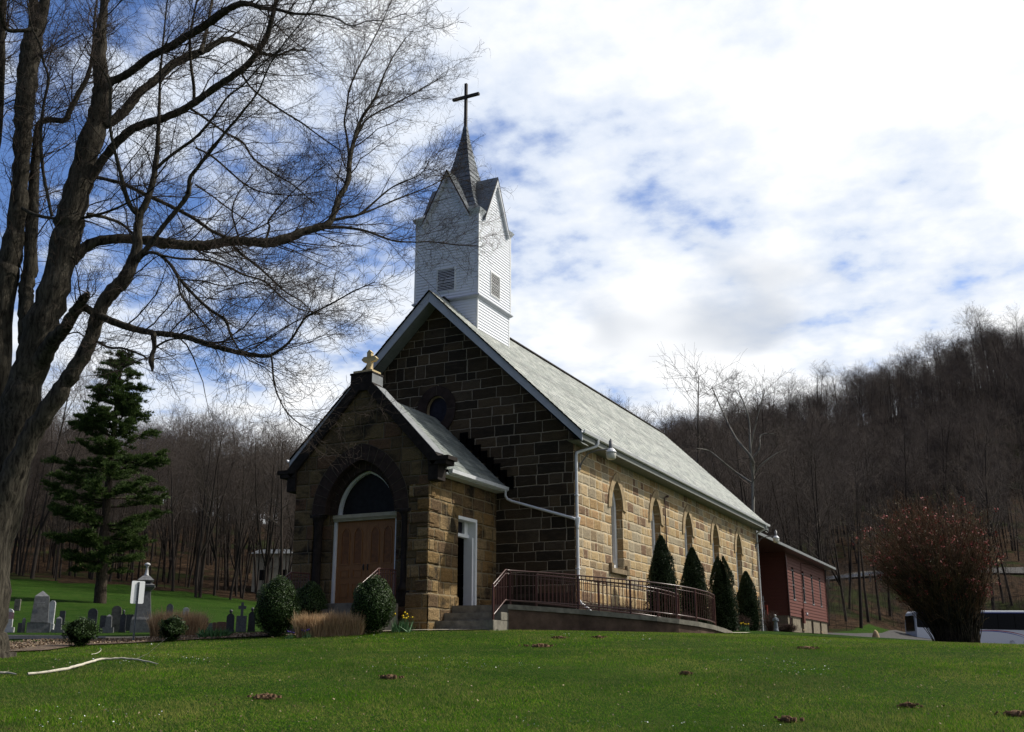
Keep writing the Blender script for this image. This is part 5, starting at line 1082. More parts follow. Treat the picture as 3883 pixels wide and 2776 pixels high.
def column_bush(u, b, w_, h, label, seed, two=False):
    rg = np.random.default_rng(seed); p = gp(u, b); t = empty('arborvitae', p, 0, label, 'evergreen shrub', None); n = 8000
    zz = rg.random(n)**.85; az = rg.random(n)*2*PI
    prof = np.interp(zz, [0, .06, .25, .5, .75, .9, 1], [.80, .95, 1.0, .86, .58, .30, .04])
    lump = 1+.07*np.sin(az*5+zz*9)+.06*np.sin(az*3-zz*17+1)+.05*np.sin(az*9+zz*31)
    rr = w_/2*prof*lump*(1-.25*rg.random(n)**2)
    ox = np.where((zz > .62) & two, np.sign(np.cos(az-.6))*.09, 0.)
    C = np.stack([rr*np.cos(az)+ox, rr*np.sin(az), zz*h], 1); N = np.stack([np.cos(az)*.6, np.sin(az)*.6, np.full(n, .8)], 1)
    V, F = tufts(C, N, np.full(n, .060), 3, rg, .20); np_mesh('foliage', V, F, M['arb_leaf'], t)
    b_ = MB(); b_.lathe([(w_/2*.86*q, z*h) for z, q in [(0, .7), (.06, .9), (.25, .97), (.5, .82), (.75, .52), (.9, .22), (.97, .01)]], 14); b_.build('shade_core', [M['core']], t)  # dark solid cone painted as the shaded inside of the shrub
def uprow(x, y): return x, y
for i, (u, v0, v1, b, lab, two) in enumerate([(2521, 2033, 2375, 34.5, 'tall cone shaped arborvitae nearest the camera beside the nave wall', False), (2640, 2078, 2385, 38.5, 'second cone shaped arborvitae from the camera beside the nave wall', False), (2748, 2112, 2386, 43., 'double tipped arborvitae, third along the nave wall', True), (2843, 2168, 2388, 47.5, 'smallest arborvitae at the far end of the nave wall', False)]):
    p = gp(u, b); top = at(u, v0, b); column_bush(u, b, [1.12, 1.16, 1.18, 1.12][i], float(top[2]-p[2]), lab, 40+i, two)
def twiggy(name, u, b, w_, h, label, seed, mat='barberry', n=260, cat='shrub', group=None, dens=7.):
    rg = np.random.default_rng(seed); p = gp(u, b); t = empty(name, p, 0, label, cat, group); ch = []
    for i in range(n):
        az = rg.random()*2*PI; q = rg.random()**.6; d = unit(np.array([math.cos(az)*q*w_/2*1.0, math.sin(az)*q*w_/2, h*math.sqrt(max(.08, 1-q*q*.8))])); L = np.linalg.norm([q*w_/2, h*math.sqrt(max(.08, 1-q*q*.8))])*(.75+.3*rg.random())
        P = [np.array([rg.normal()*w_*.05, rg.normal()*w_*.05, -.03])]
        for j in range(5): d = unit(d+rg.normal(size=3)*.08); P.append(P[-1]+d*L/5)
        ch.append((np.array(P), np.linspace(.006, .0025, 6)))
    sub = []
    for c in ch: sub += grow(c, rg, dens, h*.3, .8, 35, .3, (0, 0, 0), 3, .15, 0, .5, .0025, .3)
    V, F = chains_mesh(ch+sub, lambda r: 3); np_mesh('branches', V, F, M[mat], t, True); return t
twiggy('barberry_bush', 2375, 31.9, .95, .95, 'leafless purple brown shrub between the ramp and the first window', 50, n=170)
twiggy('barberry_bush', 2598, 34.8, .9, .75, 'leafless purple brown shrub beneath the second nave window', 51, n=230)
twiggy('barberry_bush', 2818, 44.0, .75, .7, 'reddish leafless shrub wedged between the last two arborvitae', 52, n=220)
twiggy('barberry_bush', 2925, 50., 1.1, 1.0, 'open leafless shrub beside the stone statue', 53, n=180)
twiggy('low_hedge', 2988, 49., 1.1, .42, 'low rounded reddish hedge in front of the red building', 54, n=700)

def quince():
    rg = np.random.default_rng(60); b = 34.; base = gp(3632, b); t = empty('flowering_bush', base, 0, 'huge fan shaped bush dotted with red blossom at the right of the lawn', 'bush')
    ch = []
    def R(u, v): return (at(u, v, b)-base)
    for i in range(1000):
        az = rg.random()*2*PI; q = rg.random()**.55                      # outer stems lean out further
        root = np.array([math.cos(az), math.sin(az), 0])*rg.random()**.5*.52
        e_ = rg.normal(size=3); e_ /= np.linalg.norm(e_); e_[2] = max(e_[2], -.62); rr = (.55+.45*rg.random()**.5)*(.94+.10*math.sin(e_[0]*7+e_[2]*5)); end = np.array([e_[0]*2.2*rr, e_[1]*2.2*rr, 2.80+e_[2]*1.85*rr]); az = math.atan2(e_[1], e_[0])
        n = 9; ts = np.linspace(0, 1, n)[:, None]; bow = 1.05
        P = root*1.25*(1-ts**1.2)+(end-RH*.62*np.array([1, 1, 0]))*np.concatenate([ts**bow, ts**bow, ts**.92], 1); P[1:] += np.cumsum(rg.normal(size=(n-1, 3))*.025, 0)
        P[0, 2] = -.1; ch.append((P, np.linspace(.013+.008*rg.random(), .004, n)))
    l1 = []
    for c in ch: l1 += grow(c, rg, 3.0, .80, .6, 32, .28, (0, 0, .15), 5, .12, .1, .35, .0038, .35)
    l2 = []
    for c in l1: l2 += grow(c, rg, 4.8, .32, .8, 38, .15, (0, 0, .1), 3, .15, .1, .5, .003, .3)
    V, F = chains_mesh(ch, lambda r: 5); np_mesh('stems', V, F, M['pine_bark'], t, True)
    V, F = chains_mesh(l1+l2, lambda r: 3); np_mesh('crown', V, F, M['quince_twig'], t, True)
    tips = np.concatenate([c[0][1:] for c in l2]+[c[0][2:] for c in l1]); 
    sel = tips[rg.random(len(tips)) < .40]; sel = sel+rg.normal(size=sel.shape)*.02; V, F = leaf_cards(sel, np.tile([0, 0, 1.], (len(sel), 1)), np.full(len(sel), .015), rg, 1.); np_mesh('leaves', V, F, M['quince_leaf'], t)
    cl = tips[rg.random(len(tips)) < .018]; cl = cl[(cl[:, 2] < 4.6) & (cl[:, 2] > 1.3)]; cl = np.repeat(cl, 9, 0)+rg.normal(size=(len(cl)*9, 3))*.045
    V, F = leaf_cards(cl, np.tile([0, 0, 1.], (len(cl), 1)), np.full(len(cl), .032), rg, 1.); np_mesh('blossom', V, F, M['quince_flower'], t); print('quince', len(ch), len(l1), len(l2))
quince()

def blades(name, u0, u1, b, h, n, label, cat, mat, seed, wid=.006, spread=.35, depth=.5, group=None, curve=.25, kind=None):
    rg = np.random.default_rng(seed); p0, p1 = gp(u0, b), gp(u1, b); c = (p0+p1)/2; c[2] = g1(c[0], c[1]); t = empty(name, c, 0, label, cat, group)
    ax = p1-p0; L = np.linalg.norm(ax[:2]); f = rg.random(n)-.5; dpt = (rg.random(n)-.5)*depth; R2 = RH[:2]; F2 = FH[:2]
    root = np.stack([f*L*R2[0]*.9+dpt*F2[0], f*L*R2[1]*.9+dpt*F2[1], np.full(n, -.03)], 1); ln = rg.normal(size=(n, 3))*spread*.5; ln[:, 0] += f*spread*R2[0]; ln[:, 1] += f*spread*R2[1]; ln[:, 2] = 1
    ln /= np.linalg.norm(ln, axis=1)[:, None]; H = (h*(.65+.45*rg.random(n)))[:, None]; s = np.cross(ln, rg.normal(size=(n, 3))); s /= np.linalg.norm(s, axis=1)[:, None]
    mid = root+ln*H*.6; tip = mid+(ln+rg.normal(size=(n, 3))*curve)*H*.42; wv = s*wid
    V = np.stack([root-wv, root+wv, mid+wv*.9, mid-wv*.9, tip+wv*.2, tip-wv*.2], 1).reshape(-1, 3); k = np.arange(n)*6
    F = np.concatenate([np.stack([k, k+1, k+2, k+3], 1), np.stack([k+3, k+2, k+4, k+5], 1)]); np_mesh('blades', V, F, M[mat], t); return t
blades('dry_grass_clump', 572, 768, 29.8, .66, 5200, 'clipped tan ornamental grass clump behind the small bush, near the graves', 'ornamental grass', 'dry', 70, depth=.6, spread=.28)
blades('dry_grass_clump', 1125, 1262, 26.7, .52, 4200, 'left half of the tan grass row between two round bushes', 'ornamental grass', 'dry', 71, depth=.5, spread=.3)
blades('dry_grass_clump', 1252, 1380, 26.7, .52, 4200, 'right half of the tan grass row, touching the bush by the arched door', 'ornamental grass', 'dry', 72, depth=.5, spread=.3)
blades('green_leaf_clump', 760, 862, 27.6, .30, 240, 'low clump of broad green spring leaves on the mulch', 'plant', 'iris', 73, wid=.016, depth=.35, spread=.8)
def flowers(u, b, w_, h, n, label, mat, seed, fs=.035, leaves=60, group=None):
    rg = np.random.default_rng(seed); p = gp(u, b); t = empty('flower_clump', p, 0, label, 'flowers', group); lf = []; pet = MB(); stm = []
    C = np.stack([rg.normal(size=leaves)*w_*.25, rg.normal(size=leaves)*w_*.25, np.full(leaves, -.02)], 1); D = np.tile([0, 0, 2.2], (leaves, 1)); V, F = tufts(C, D, np.full(leaves, h*.85), 3, rg, .035); np_mesh('leaves', V, F, M['iris'], t)
    for i in range(n):
        q = np.array([rg.normal()*w_*.3, rg.normal()*w_*.3, 0]); top = q*1.3+[0, 0, h*(.8+.3*rg.random())]; stm.append((np.array([q, (q+top)/2+rg.normal(size=3)*.01, top]), np.array([.004, .004, .003])))
        az0 = rg.random()*6
        for k in range(6):
            a = az0+k*PI/3; a_ = Vector((math.cos(a), math.sin(a), .3)); s_ = Vector((-math.sin(a), math.cos(a), 0)); c = Vector(top); pet.add([c, c+a_*fs*.6+s_*fs*.35, c+a_*fs*1.2, c+a_*fs*.6-s_*fs*.35], [(0, 1, 2, 3)])
        pet.lathe([(fs*.25, 0), (fs*.38, fs*.7)], 6, tuple(top))
    V, F = chains_mesh(stm, lambda r: 4); np_mesh('stems', V, F, M['iris'], t); pet.build('petals', [M[mat]], t)
flowers(1520, 27.4, .55, .42, 11, 'clump of yellow daffodils between the round bush and the porch corner', 'yellow', 80, .055)
flowers(1096, 26.2, .22, .16, 8, 'left of two tiny purple flower clumps in the mulch', 'purple', 81, .035, 30)
flowers(1165, 26.3, .22, .18, 8, 'right of two tiny purple flower clumps in front of the tan grass', 'purple', 82, .035, 30)
flowers(2625, 33.6, .3, .22, 7, 'tiny yellow flowers seen through the ramp railing', 'yellow', 83, .035, 30)
flowers(2828, 43.2, .35, .32, 7, 'yellow flowers at the foot of the last arborvitae', 'yellow', 84, .05, 40)

def lawn_blades():
    rg = np.random.default_rng(90); n = 420000; b = 9.5+22*rg.random(n)**1.35; s = -.58+1.18*rg.random(n); x = CAM[0]+b*FH[0]+b*s*RH[0]; y = CAM[1]+b*FH[1]+b*s*RH[1]
    us = 1941+FPX*.965*s
    lim = np.interp(us, [0, 200, 320, 620, 950, 1300, 1480, 1890, 1950, 2600, 2850, 3883], [21.6, 22.8, 25.5, 26.8, 27.2, 27.2, 27.7, 28.1, 29., 30., 34., 36.]); k = b < lim; x, y, b = x[k], y[k], b[k]; n = len(x)
    z = gh(x, y); h = (.020+.022*rg.random(n))*(1+.4*np.sin(x*1.1)*np.sin(y*.9+1)); w_ = .0028*(b/10)**.5
    az = rg.random(n)*2*PI; root = np.stack([x, y, z-.005], 1); sd = np.stack([np.cos(az), np.sin(az), np.zeros(n)], 1)*w_[:, None]; tip = root+np.stack([rg.normal(size=n)*.022, rg.normal(size=n)*.022, h], 1)
    V = np.stack([root-sd, root+sd, tip], 1).reshape(-1, 3)
    t = NT('grass_blade', .9, .0); g = t.node('ShaderNodeNewGeometry'); o = t.obj(); rr = g.outputs['Random Per Island']; r = t.m('ADD', t.m('MULTIPLY', rr, .5), t.m('MULTIPLY', t.noise(o, .9, 4, .6), .55))
    dry = t.step(t.m('ADD', t.m('MULTIPLY', t.noise(t.scale(o, (1., 1., 0.)), .55, 5, .68), 1.15), t.m('MULTIPLY', rr, .55)), .72, .95)
    big = t.noise(t.scale(o, (1., 1., 0.)), .33, 4, .6); fleck = t.noise(t.scale(o, (1., 1., 0.)), 2.6, 4, .65)
    t.color(t.mix(1., t.mix(t.step(t.m('ADD', t.m('MULTIPLY', big, .6), t.m('MULTIPLY', fleck, .4)), .38, .62), (.78, .86, .8), (1.45, 1.46, 1.05)), t.mix(t.m('MULTIPLY', dry, .72), t.rampc(r, [(.15, (.045, .115, .003)), (.45, (.085, .205, .006)), (.68, (.135, .26, .010)), (.84, (.19, .24, .025)), (.97, (.28, .24, .08))]), (.24, .20, .10)), 'MULTIPLY')); t.translucent(t.b.inputs['Base Color'].links[0].from_socket, .35); M['blade'] = t.mat
    o = np_mesh('grass', V, np.arange(len(V)).reshape(-1, 3), t.mat); tag(o, 'short green blades of the mown lawn', 'grass', None, 'stuff')
lawn_blades()
def daisies():
    rg = np.random.default_rng(97); n = 5200; b = 11+15*rg.random(n); s = -.45+.75*rg.random(n); x = CAM[0]+b*FH[0]+b*s*RH[0]; y = CAM[1]+b*FH[1]+b*s*RH[1]
    k = (np.sin(x*.55+.4)*np.sin(y*.8+x*.3)+.5*np.sin(x*1.7+2)*np.sin(y*2.1) > .62) & (rg.random(n) < .55); x, y = x[k], y[k]; C = np.stack([x, y, gh(x, y)+.034], 1)
    V, F = leaf_cards(C, np.tile([0, 0, 1.], (len(C), 1)), np.full(len(C), .0085), rg, .5, .9); o = np_mesh('clover_flowers', V, F, M['white']); tag(o, 'tiny white flowers dotted in patches over the lawn', 'flowers', None, 'stuff')
daisies()
def litter():       # fallen leaves and stones in the mulch
    rg = np.random.default_rng(91); n = 9000; us = -60+1540*rg.random(n); b0 = np.interp(us, [-60, 180, 300, 620, 950, 1300, 1480], [21.5, 22.8, 25.6, 26.9, 27.3, 27.3, 27.6]); b1 = np.interp(us, [-60, 180, 300, 620, 950, 1300, 1480], [26.5, 27.5, 28.5, 28.9, 29.9, 30.2, 29.]); b = b0-.15+(b1-b0+.3)*rg.random(n)
    s = (us-1941)/(FPX*.965); x = CAM[0]+b*FH[0]+b*s*RH[0]; y = CAM[1]+b*FH[1]+b*s*RH[1]; C = np.stack([x, y, gh(x, y)+.045+.01*rg.random(n)], 1)
    n2 = 2600; b2 = 9.8+20*rg.random(n2)**1.2; s2 = -.55+1.1*rg.random(n2); x2 = CAM[0]+b2*FH[0]+b2*s2*RH[0]; y2 = CAM[1]+b2*FH[1]+b2*s2*RH[1]
    k2 = (np.sin(x2*.7+1)*np.sin(y2*.6)+.6*rg.random(n2) > .1) & (b2 < 27); C2 = np.stack([x2, y2, gh(x2, y2)+.028+.01*rg.random(n2)], 1)[k2]; C = np.concatenate([C, C2]); n = len(C)
    V, F = leaf_cards(C, np.tile([0, 0, 1.], (n, 1)), np.r_[np.full(n-len(C2), .026), np.full(len(C2), .014)], rg, .7, .6); M['litter'] = leaf('dead_leaf', (.10, .062, .036), (.36, .28, .20), .9, 4, .1); o = np_mesh('leaf_litter', V, F, M['litter']); tag(o, 'scattered dead leaves and chips on the mulch bed', 'leaf litter', None, 'stuff')
litter()
M['dirt'] = simple('fresh_dirt', (.17, .105, .062), .95, .1, .4, 20, .02)
for i, (u, v) in enumerate([(2046, 2453), (1008, 2651), (1478, 2575), (2124, 2422), (3447, 2684), (2270, 2421), (3855, 2716), (2992, 2740), (2600, 2560), (3060, 2462)]):
    p = onground(u, v, 9, 60); rg = np.random.default_rng(95+i); t = MB(); R0 = [.15, .11, .08, .08, .05, .07, .08, .05, .04, .10][i]; rg = np.random.default_rng(195+i)
    t.lathe([(R0*1.2, -.03), (R0, .012), (R0*.75, .035), (R0*.4, .05), (.01, .055)], 14, sx=1.2, sy=.8)
    t.v = [(x*(1+rg.normal()*.22), y*(1+rg.normal()*.22), z+abs(rg.normal())*.008) for x, y, z in t.v]
    C = np.stack([rg.normal(size=60)*R0*1.0, rg.normal(size=60)*R0*.6, np.full(60, .015)+rg.random(60)*.035], 1)
    for c in C: q = .008+.012*rg.random(); t.box((c[0]-q, c[1]-q, c[2]-q), (c[0]+q, c[1]+q, c[2]+q*.6))
    o = t.build('mole_hill', [M['dirt']]); o.location = p
    lab = ['largest crumbly molehill, below the middle of the ramp', 'flat brown dirt patch in the left foreground lawn', 'brown dirt patch left of centre below the porch corner', 'small molehill close to the ramp wall', 'tiny dark dirt spot in the right foreground lawn', 'low molehill by the right end of the ramp wall', 'brown patch at the right edge of the lawn', 'small dirt patch at the bottom of the lawn right of centre', 'tiny dirt spot below the arborvitae', 'dark dirt mound in the shadow of the flowering bush'][i]
    tag(o, lab, 'molehill')
# ------------------------------------------------------------------ red building
M['found'] = simple('tan_foundation', (.20,.17,.125), .9, .15, .3, 4, .01)
def red_building():
    X = 3.9; y0, y1 = 36.2, 50.0; zb, zs, zt = .2, 1.80, 5.62
    t = empty('red_building', (X-4, 43, 0), 0, 'low red sided hall with narrow windows behind the church', 'building'); t.location = (0, 0, 0)
    def clap(mb, fn, l, r, z0, z1, h=.20, holes=()):
        n = int((z1-z0)/h); hh = (z1-z0)/n
        for i in range(n):
            a, b_ = z0+i*hh, z0+(i+1)*hh; xs = [(l, r)]
            for (h0, h1, v0, v1) in holes:
                if a < v1-.02 and b_ > v0+.02: xs = [q for s in xs for q in ((s[0], min(s[1], h0)), (max(s[0], h1), s[1])) if q[1]-q[0] > .01]
            for p, q in xs: mb.add([fn(p, a, -.035), fn(q, a, -.035), fn(q, b_, -.004), fn(p, b_, -.004), fn(p, a, 0), fn(q, a, 0)], [(0, 1, 2, 3), (0, 4, 5, 1)])
    fx = FRX(X); fy = FRY(y0)
    wins = [(38.0, 38.62), (41.32, 41.98), (44.5, 45.08), (47.6, 48.12)]
    b = MB(); clap(b, fx, y0, y1, zs, zt, holes=[(a, c, 2.85, 4.68) for a, c in wins]); clap(b, fy, -4.0, X, zs, zt); clap(b, lambda u, v, d: (u, y1-d, v), -4., X, zs, zt)
    b.build('wall', [M['siding_red']], t)
    b = MB(); b.wall([(y0, zb), (y1, zb), (y1, zs), (y0, zs)], [[(a, c), (d, c), (d, e), (a, e)] for a, d, c, e in ((43.85, 44.62, .25, 1.72), (47.05, 47.7, 1.12, 1.74), (40.45, 41.2, 1.10, 1.70), (36.95, 37.7, 1.2, 1.70))], FRX(X-.06), .25)
    b.add([(-4, y0, zb), (X-.06, y0, zb), (X-.06, y0, zs), (-4, y0, zs), (-4, y1, zb), (X-.06, y1, zb), (X-.06, y1, zs), (-4, y1, zs)], [(0, 1, 2, 3), (4, 7, 6, 5), (0, 3, 7, 4)])
    b.build('foundation', [M['found']], t)
    for a, c in wins:
        b = MB(); b.box((X-.14, a-.0, 2.85), (X-.02, c, 4.68), 1)
        for p in ((a, a+.05, 2.86, 4.67), (c-.05, c, 2.86, 4.67)): b.box((X-.0199, p[0], p[2]), (X+.02, p[1], p[3]), 0)
        b.box((X-.10, a-.06, 2.78), (X+.05, c+.06, 2.855), 0); b.box((X-.0199, a, 4.62), (X+.02, c, 4.68), 0); b.box((X-.0199, a+.05, 3.72), (X-.01, c-.05, 3.76), 0)
        b.build('window', [M['lead'], M['black']], t)
    for a, d, c, e in ((47.05, 47.7, 1.12, 1.74), (40.45, 41.2, 1.10, 1.70), (36.95, 37.7, 1.2, 1.70)):
        b = MB(); b.box((X-.30, a, c), (X-.27, d, e), 1); b.box((X-.2, a-.05, c-.10), (X+.03, d+.05, c-.005), 0); b.build('basement_window', [M['sill'], M['glass']], t)
    b = MB(); b.box((X-.30, 43.85, .25), (X-.26, 44.62, 1.72)); b.build('basement_door', [M['rail']], t)
    b = MB(); b.box((X-.01, y0-.0, zs), (X+.06, y0+.09, zt)); b.build('corner_trim', [M['siding_red']], t)
    b = MB(); b.box((X-.01, y1-.09, zs), (X+.06, y1, zt)); b.build('corner_trim', [M['siding_red']], t)
    b = MB()      # roof: low gable with deep front overhang reaching back to the church
    r0, r1 = 25.6, 51.0; e = 4.55
    b.add([(e, r0, 5.72), (e, r1, 5.72), (.2, r1, 7.0), (.2, r0, 7.0), (-4.3, r1, 5.72), (-4.3, r0, 5.72)], [(0, 1, 2, 3), (3, 2, 4, 5)])
    b.add([(e-.005, r0+.01, 5.60), (e-.005, r1-.01, 5.60), (-4.3, r1-.01, 5.60), (-4.3, r0+.01, 5.60), (.2, r0+.01, 6.95), (.2, r1-.01, 6.95)], [(3, 2, 1, 0), (0, 4, 3), (1, 2, 5)], 1)
    b.box((e, r0, 5.58), (e+.10, r1, 5.73), 2); b.build('roof', [M['slate'], M['rail'], M['lead']], t)
    b = MB(); b.box((-3, 24.4, 0), (1.2, 36.1, 5.55)); b.build('link_wall', [M['siding_red']], t)
    b = MB(); b.tube([(X+.07, 41.0, 5.3), (X+.07, 40.9, 2.3)], .025, 6); b.build('conduit', [M['siding_red']], t)
    b = MB(); b.box((X+.036, 40.3, 1.45), (X+.16, 40.72, 2.35)); b.lathe([(.0, 0), (.07, .0), (.07, .16), (.0, .18)], 10, (X+.24, 40.9, 1.95), 1); b.build('meter_box', [M['siding_red'], M['gutter']], t)
    b = MB(); b.tube([(X+.07, y0-.06, 5.4), (X+.09, y0-.06, 5.0), (X+.09, y0-.06, 1.2)], .045, 8); b.build('downspout', [M['rail']], t)
    b = MB(); b.tube([(X+.08, 40.9, 5.3), (X+.5, 43., 5.32), (X+.08, 49.6, 5.45)], .012, 5); b.build('cable', [M['black']], t)
    r = empty('stair_rail', (3.2, 31.5, .6), 0, 'small red railing at the front of the red building', 'railing')
    for x in (-.3, .45): q = MB(); q.box((x-.03, -.03, 0), (x+.03, .03, 1.6)); q.build('post', [M['red']], r)
    q = MB(); q.box((-.27, -.025, 1.52), (.42, .025, 1.58)); q.box((-.27, -.0251, .82), (.42, .0251, .88)); q.build('rails', [M['red']], r)
M['red'] = simple('bright_red_paint', (.30, .045, .03), .5, .3)
red_building()

# ------------------------------------------------------------------ coach
def bus():
    o = np.array([7.6, 75.6]); ang = math.atan2(RH[1], RH[0])+.045; base = (o[0], o[1], .18)
    t = empty('coach', base, ang, 'white touring coach with black windows and red and blue swirls', 'bus'); L, Wd, H = 12.6, 2.55, 3.42
    # side facing the camera is y=0, body goes to y=Wd
    b = MB(); pr = [(0, .35), (0, 1.2), (.06, 2.6), (.20, 3.25), (.42, H), (L-.25, H), (L-.02, 3.1), (L, .35)]
    n = len(pr); vs = []
    for y, ins in ((0.0, 0), (.0, 0), (.10, .06), (Wd-.10, .06), (Wd, 0)): pass
    ring = lambda y, k: [(x+(.05*k if x < 1 else -.05*k), y, z-(.07*k if z > 3 else 0)) for x, z in pr]
    R_ = [ring(0, 1), ring(.09, 0), ring(Wd-.09, 0), ring(Wd, 1)]; vs = [q for r in R_ for q in r]
    fs = [tuple(range(n)), tuple(range(4*n-1, 3*n-1, -1))]+[(k*n+i, k*n+(i+1) % n, (k+1)*n+(i+1) % n, (k+1)*n+i) for k in range(3) for i in range(n)]
    b.add(vs, fs); b.build('body', [M['bus_white']], t, fix=True, bevel=.02)
    fn = lambda u, v, d: (u, d, v)
    def plate(name, polys, mat, d=-.012):
        q = MB()
        for p in polys: q.prism(p, fn, d, -.0005)
        return q.build(name, [mat], t, fix=True)
    plate('side_window', [[(.10, 2.0), (.16, 1.92), (2.6, 1.82), (L-.3, 1.62), (L-.3, 3.20), (.30, 3.20), (.14, 3.0)]], M['glass_black'])
    q = MB()
    for x in (3.0, 4.6, 6.2, 7.8, 9.4, 11.): q.box((x-.02, -.018, 1.8 if x > 3.5 else 1.84), (x+.02, -.0125, 3.19))
    q.build('window_pillar', [M['black']], t)
    plate('blue_roof_line', [[(.35, 3.2002), (L-.3, 3.2002), (L-.3, 3.25), (.37, 3.25)]], M['bus_blue'], -.014)
    def swirl(cx, cz, rx, rz, a0, a1, w0, n=26, tilt=0.):
        P = []
        for i in range(n+1):
            a = math.radians(a0+(a1-a0)*i/n); x = rx*math.cos(a); z = rz*math.sin(a); P.append((cx+x*math.cos(tilt)-z*math.sin(tilt), cz+x*math.sin(tilt)+z*math.cos(tilt)))
        out = []
        for i in range(n):
            (x0, z0), (x1, z1) = P[i], P[i+1]; l = math.hypot(x1-x0, z1-z0)+1e-9; nx, nz = -(z1-z0)/l, (x1-x0)/l; w_ = w0*(.25+.75*math.sin(PI*(i+.5)/n)); out.append([(x0-nx*w_, z0-nz*w_), (x1-nx*w_, z1-nz*w_), (x1+nx*w_, z1+nz*w_), (x0+nx*w_, z0+nz*w_)])
        return out
    def flat(name, quads, mat, d):
        q = MB()
        for p in quads: q.add([fn(u, v, d) for u, v in p], [(0, 1, 2, 3)])
        return q.build(name, [mat], t)
    flat('red_swirl', swirl(6.8, .1, 4.6, 1.55, 112, 35, .035)+swirl(11.4, 1.0, .55, .62, 60, 300, .07), M['bus_red'], -.006)
    flat('blue_swirl', swirl(6.6, -.05, 4.6, 1.62, 110, 35, .03)+swirl(10.9, 1.0, .60, .58, 60, 260, .05)+swirl(2.3, 1.05, .50, .45, 20, 330, .05), M['bus_blue'], -.009)
    for x in (2.2, 8.9, 10.2):
        w_ = MB(); w_.lathe([(.0, -.14), (.42, -.14), (.50, -.10), (.50, .10), (.42, .14), (.0, .14)], 24); w_.v = [(x+a, .02+c+.13, .50+bb) for a, bb, c in w_.v]; wo = w_.build('wheel', [M['black']], t)
        w_ = MB(); w_.lathe([(.0, -.15), (.26, -.15), (.27, -.1405)], 16); w_.v = [(x+a, .02+c+.13, .50+bb) for a, bb, c in w_.v]; w_.build('rim', [M['grey_metal']], wo)
    b = MB(); b.box((-.03, .35, 1.6), (.02, Wd-.35, 3.0)); b.build('windscreen', [M['glass_black']], t)
M['bus_white'] = simple('coach_white', (.62, .64, .70), .35, .5, .03); M['bus_blue'] = simple('coach_blue', (.03, .05, .35), .4, .4, .05); M['bus_red'] = simple('coach_red', (.33, .02, .05), .4, .4, .05); M['glass_black'] = glass('black_glass', (.008, .008, .010), .15)
bus()

# distant long shed with white roof edge, pale house, picnic shelter
def far_shed():
    a, b_ = at(3120, 2150, 146.), at(3560, 2120, 160.); t = empty('long_shed', (a[0], a[1], g1(a[0], a[1])), math.atan2(b_[1]-a[1], b_[0]-a[0]), 'long grey shed with a bright white roof among the trees on the right', 'building')
    L = float(np.hypot(*(b_-a)[:2])); z0 = t.location.z; h = a[2]-z0
    b = MB(); b.box((0, 0, -2), (L, 8, h-1.0)); b.build('wall', [M['shed']], t)
    b = MB(); b.add([(-.5, -.6, h-1.0), (L+.5, -.6, h+.2), (L+.5, 4, h+1.3), (-.5, 4, h+.2), (L+.5, 8.6, h-.6), (-.5, 8.6, h-1.4)], [(0, 1, 2, 3), (3, 2, 4, 5)]); b.build('roof', [M['white']], t)
    for k in range(5): b = MB(); b.box((2+k*3.2, -.02, -.3+k*.1), (3.2+k*3.2, -.003, .9+k*.1)); b.build('window', [M['glass']], t)
M['shed'] = simple('grey_shed_wall', (.17, .17, .165), .8, .2)
far_shed()
def guard_rail():
    P = [at(u, 2205-(u-3100)*.03, 127.5+(u-3100)*.012) for u in range(2980, 3560, 40)]; o = P[0].copy(); o[2] = g1(o[0], o[1]); t = empty('guard_rail', o, 0, 'pale roadside guard rail on the slope behind the bank', 'guard rail')
    Q = np.array([[p[0], p[1], g1(p[0], p[1])+.95] for p in P])-o
    b = MB(); 
    for i in range(len(Q)-1): b.bar(Q[i], Q[i+1], .06, .32)
    b.build('rail', [M['shed_rail']], t)
    for q in Q[::1]: b = MB(); b.box((q[0]-.08, q[1]+.04, q[2]-1.0), (q[0]+.08, q[1]+.2, q[2]+.1)); b.build('post', [M['shed']], t)
M['shed_rail'] = simple('galvanised_rail', (.30, .32, .36), .6, .3)
guard_rail()
def pale_house():
    c = gp(1052, 112.); t = empty('pale_house', c, .35, 'pale cream house half hidden by thin trees left of the porch', 'house'); top = at(1052, 2098, 112.)[2]-c[2]
    b = MB(); b.box((-3.2, 0, -1.5), (4.2, 6, top)); b.build('wall', [M['cream_wall']], t)
    b = MB(); b.add([(-3.6, -.4, top-.05), (4.6, -.4, top-.05), (4.6, 3, top+.75), (-3.6, 3, top+.75), (4.6, 6.4, top-.05), (-3.6, 6.4, top-.05)], [(0, 1, 2, 3), (3, 2, 4, 5)]); b.build('roof', [M['lead']], t)
    for x in (-2., .2, 2.4): b = MB(); b.box((x-.4, -.03, top*.5-.6), (x+.4, -.004, top*.5+.5)); b.build('window', [M['glass']], t)
M['cream_wall'] = simple('cream_siding', (.46, .43, .34), .8, .2, .2, 1.)
pale_house()
def bird_shelter():
    p = gp(3826, 141.); t = empty('picnic_shelter', p, .3, 'tiny yellowish roofed shelter at the foot of the hill, right of the bush', 'shelter', sc=.55); z = 2.4
    for x in (-.7, .7):
        for y in (-.5, .5): b = MB(); b.box((x-.05, y-.05, -.3), (x+.05, y+.05, z-.55)); b.build('post', [M['pine_bark']], t)
    b = MB(); b.add([(-1, -.8, z-.6), (1, -.8, z-.6), (1, .8, z-.6), (-1, .8, z-.6), (0, 0, z)], [(0, 1, 4), (1, 2, 4), (2, 3, 4), (3, 0, 4), (3, 2, 1, 0)]); b.build('roof', [M['cream_cross']], t)
bird_shelter()

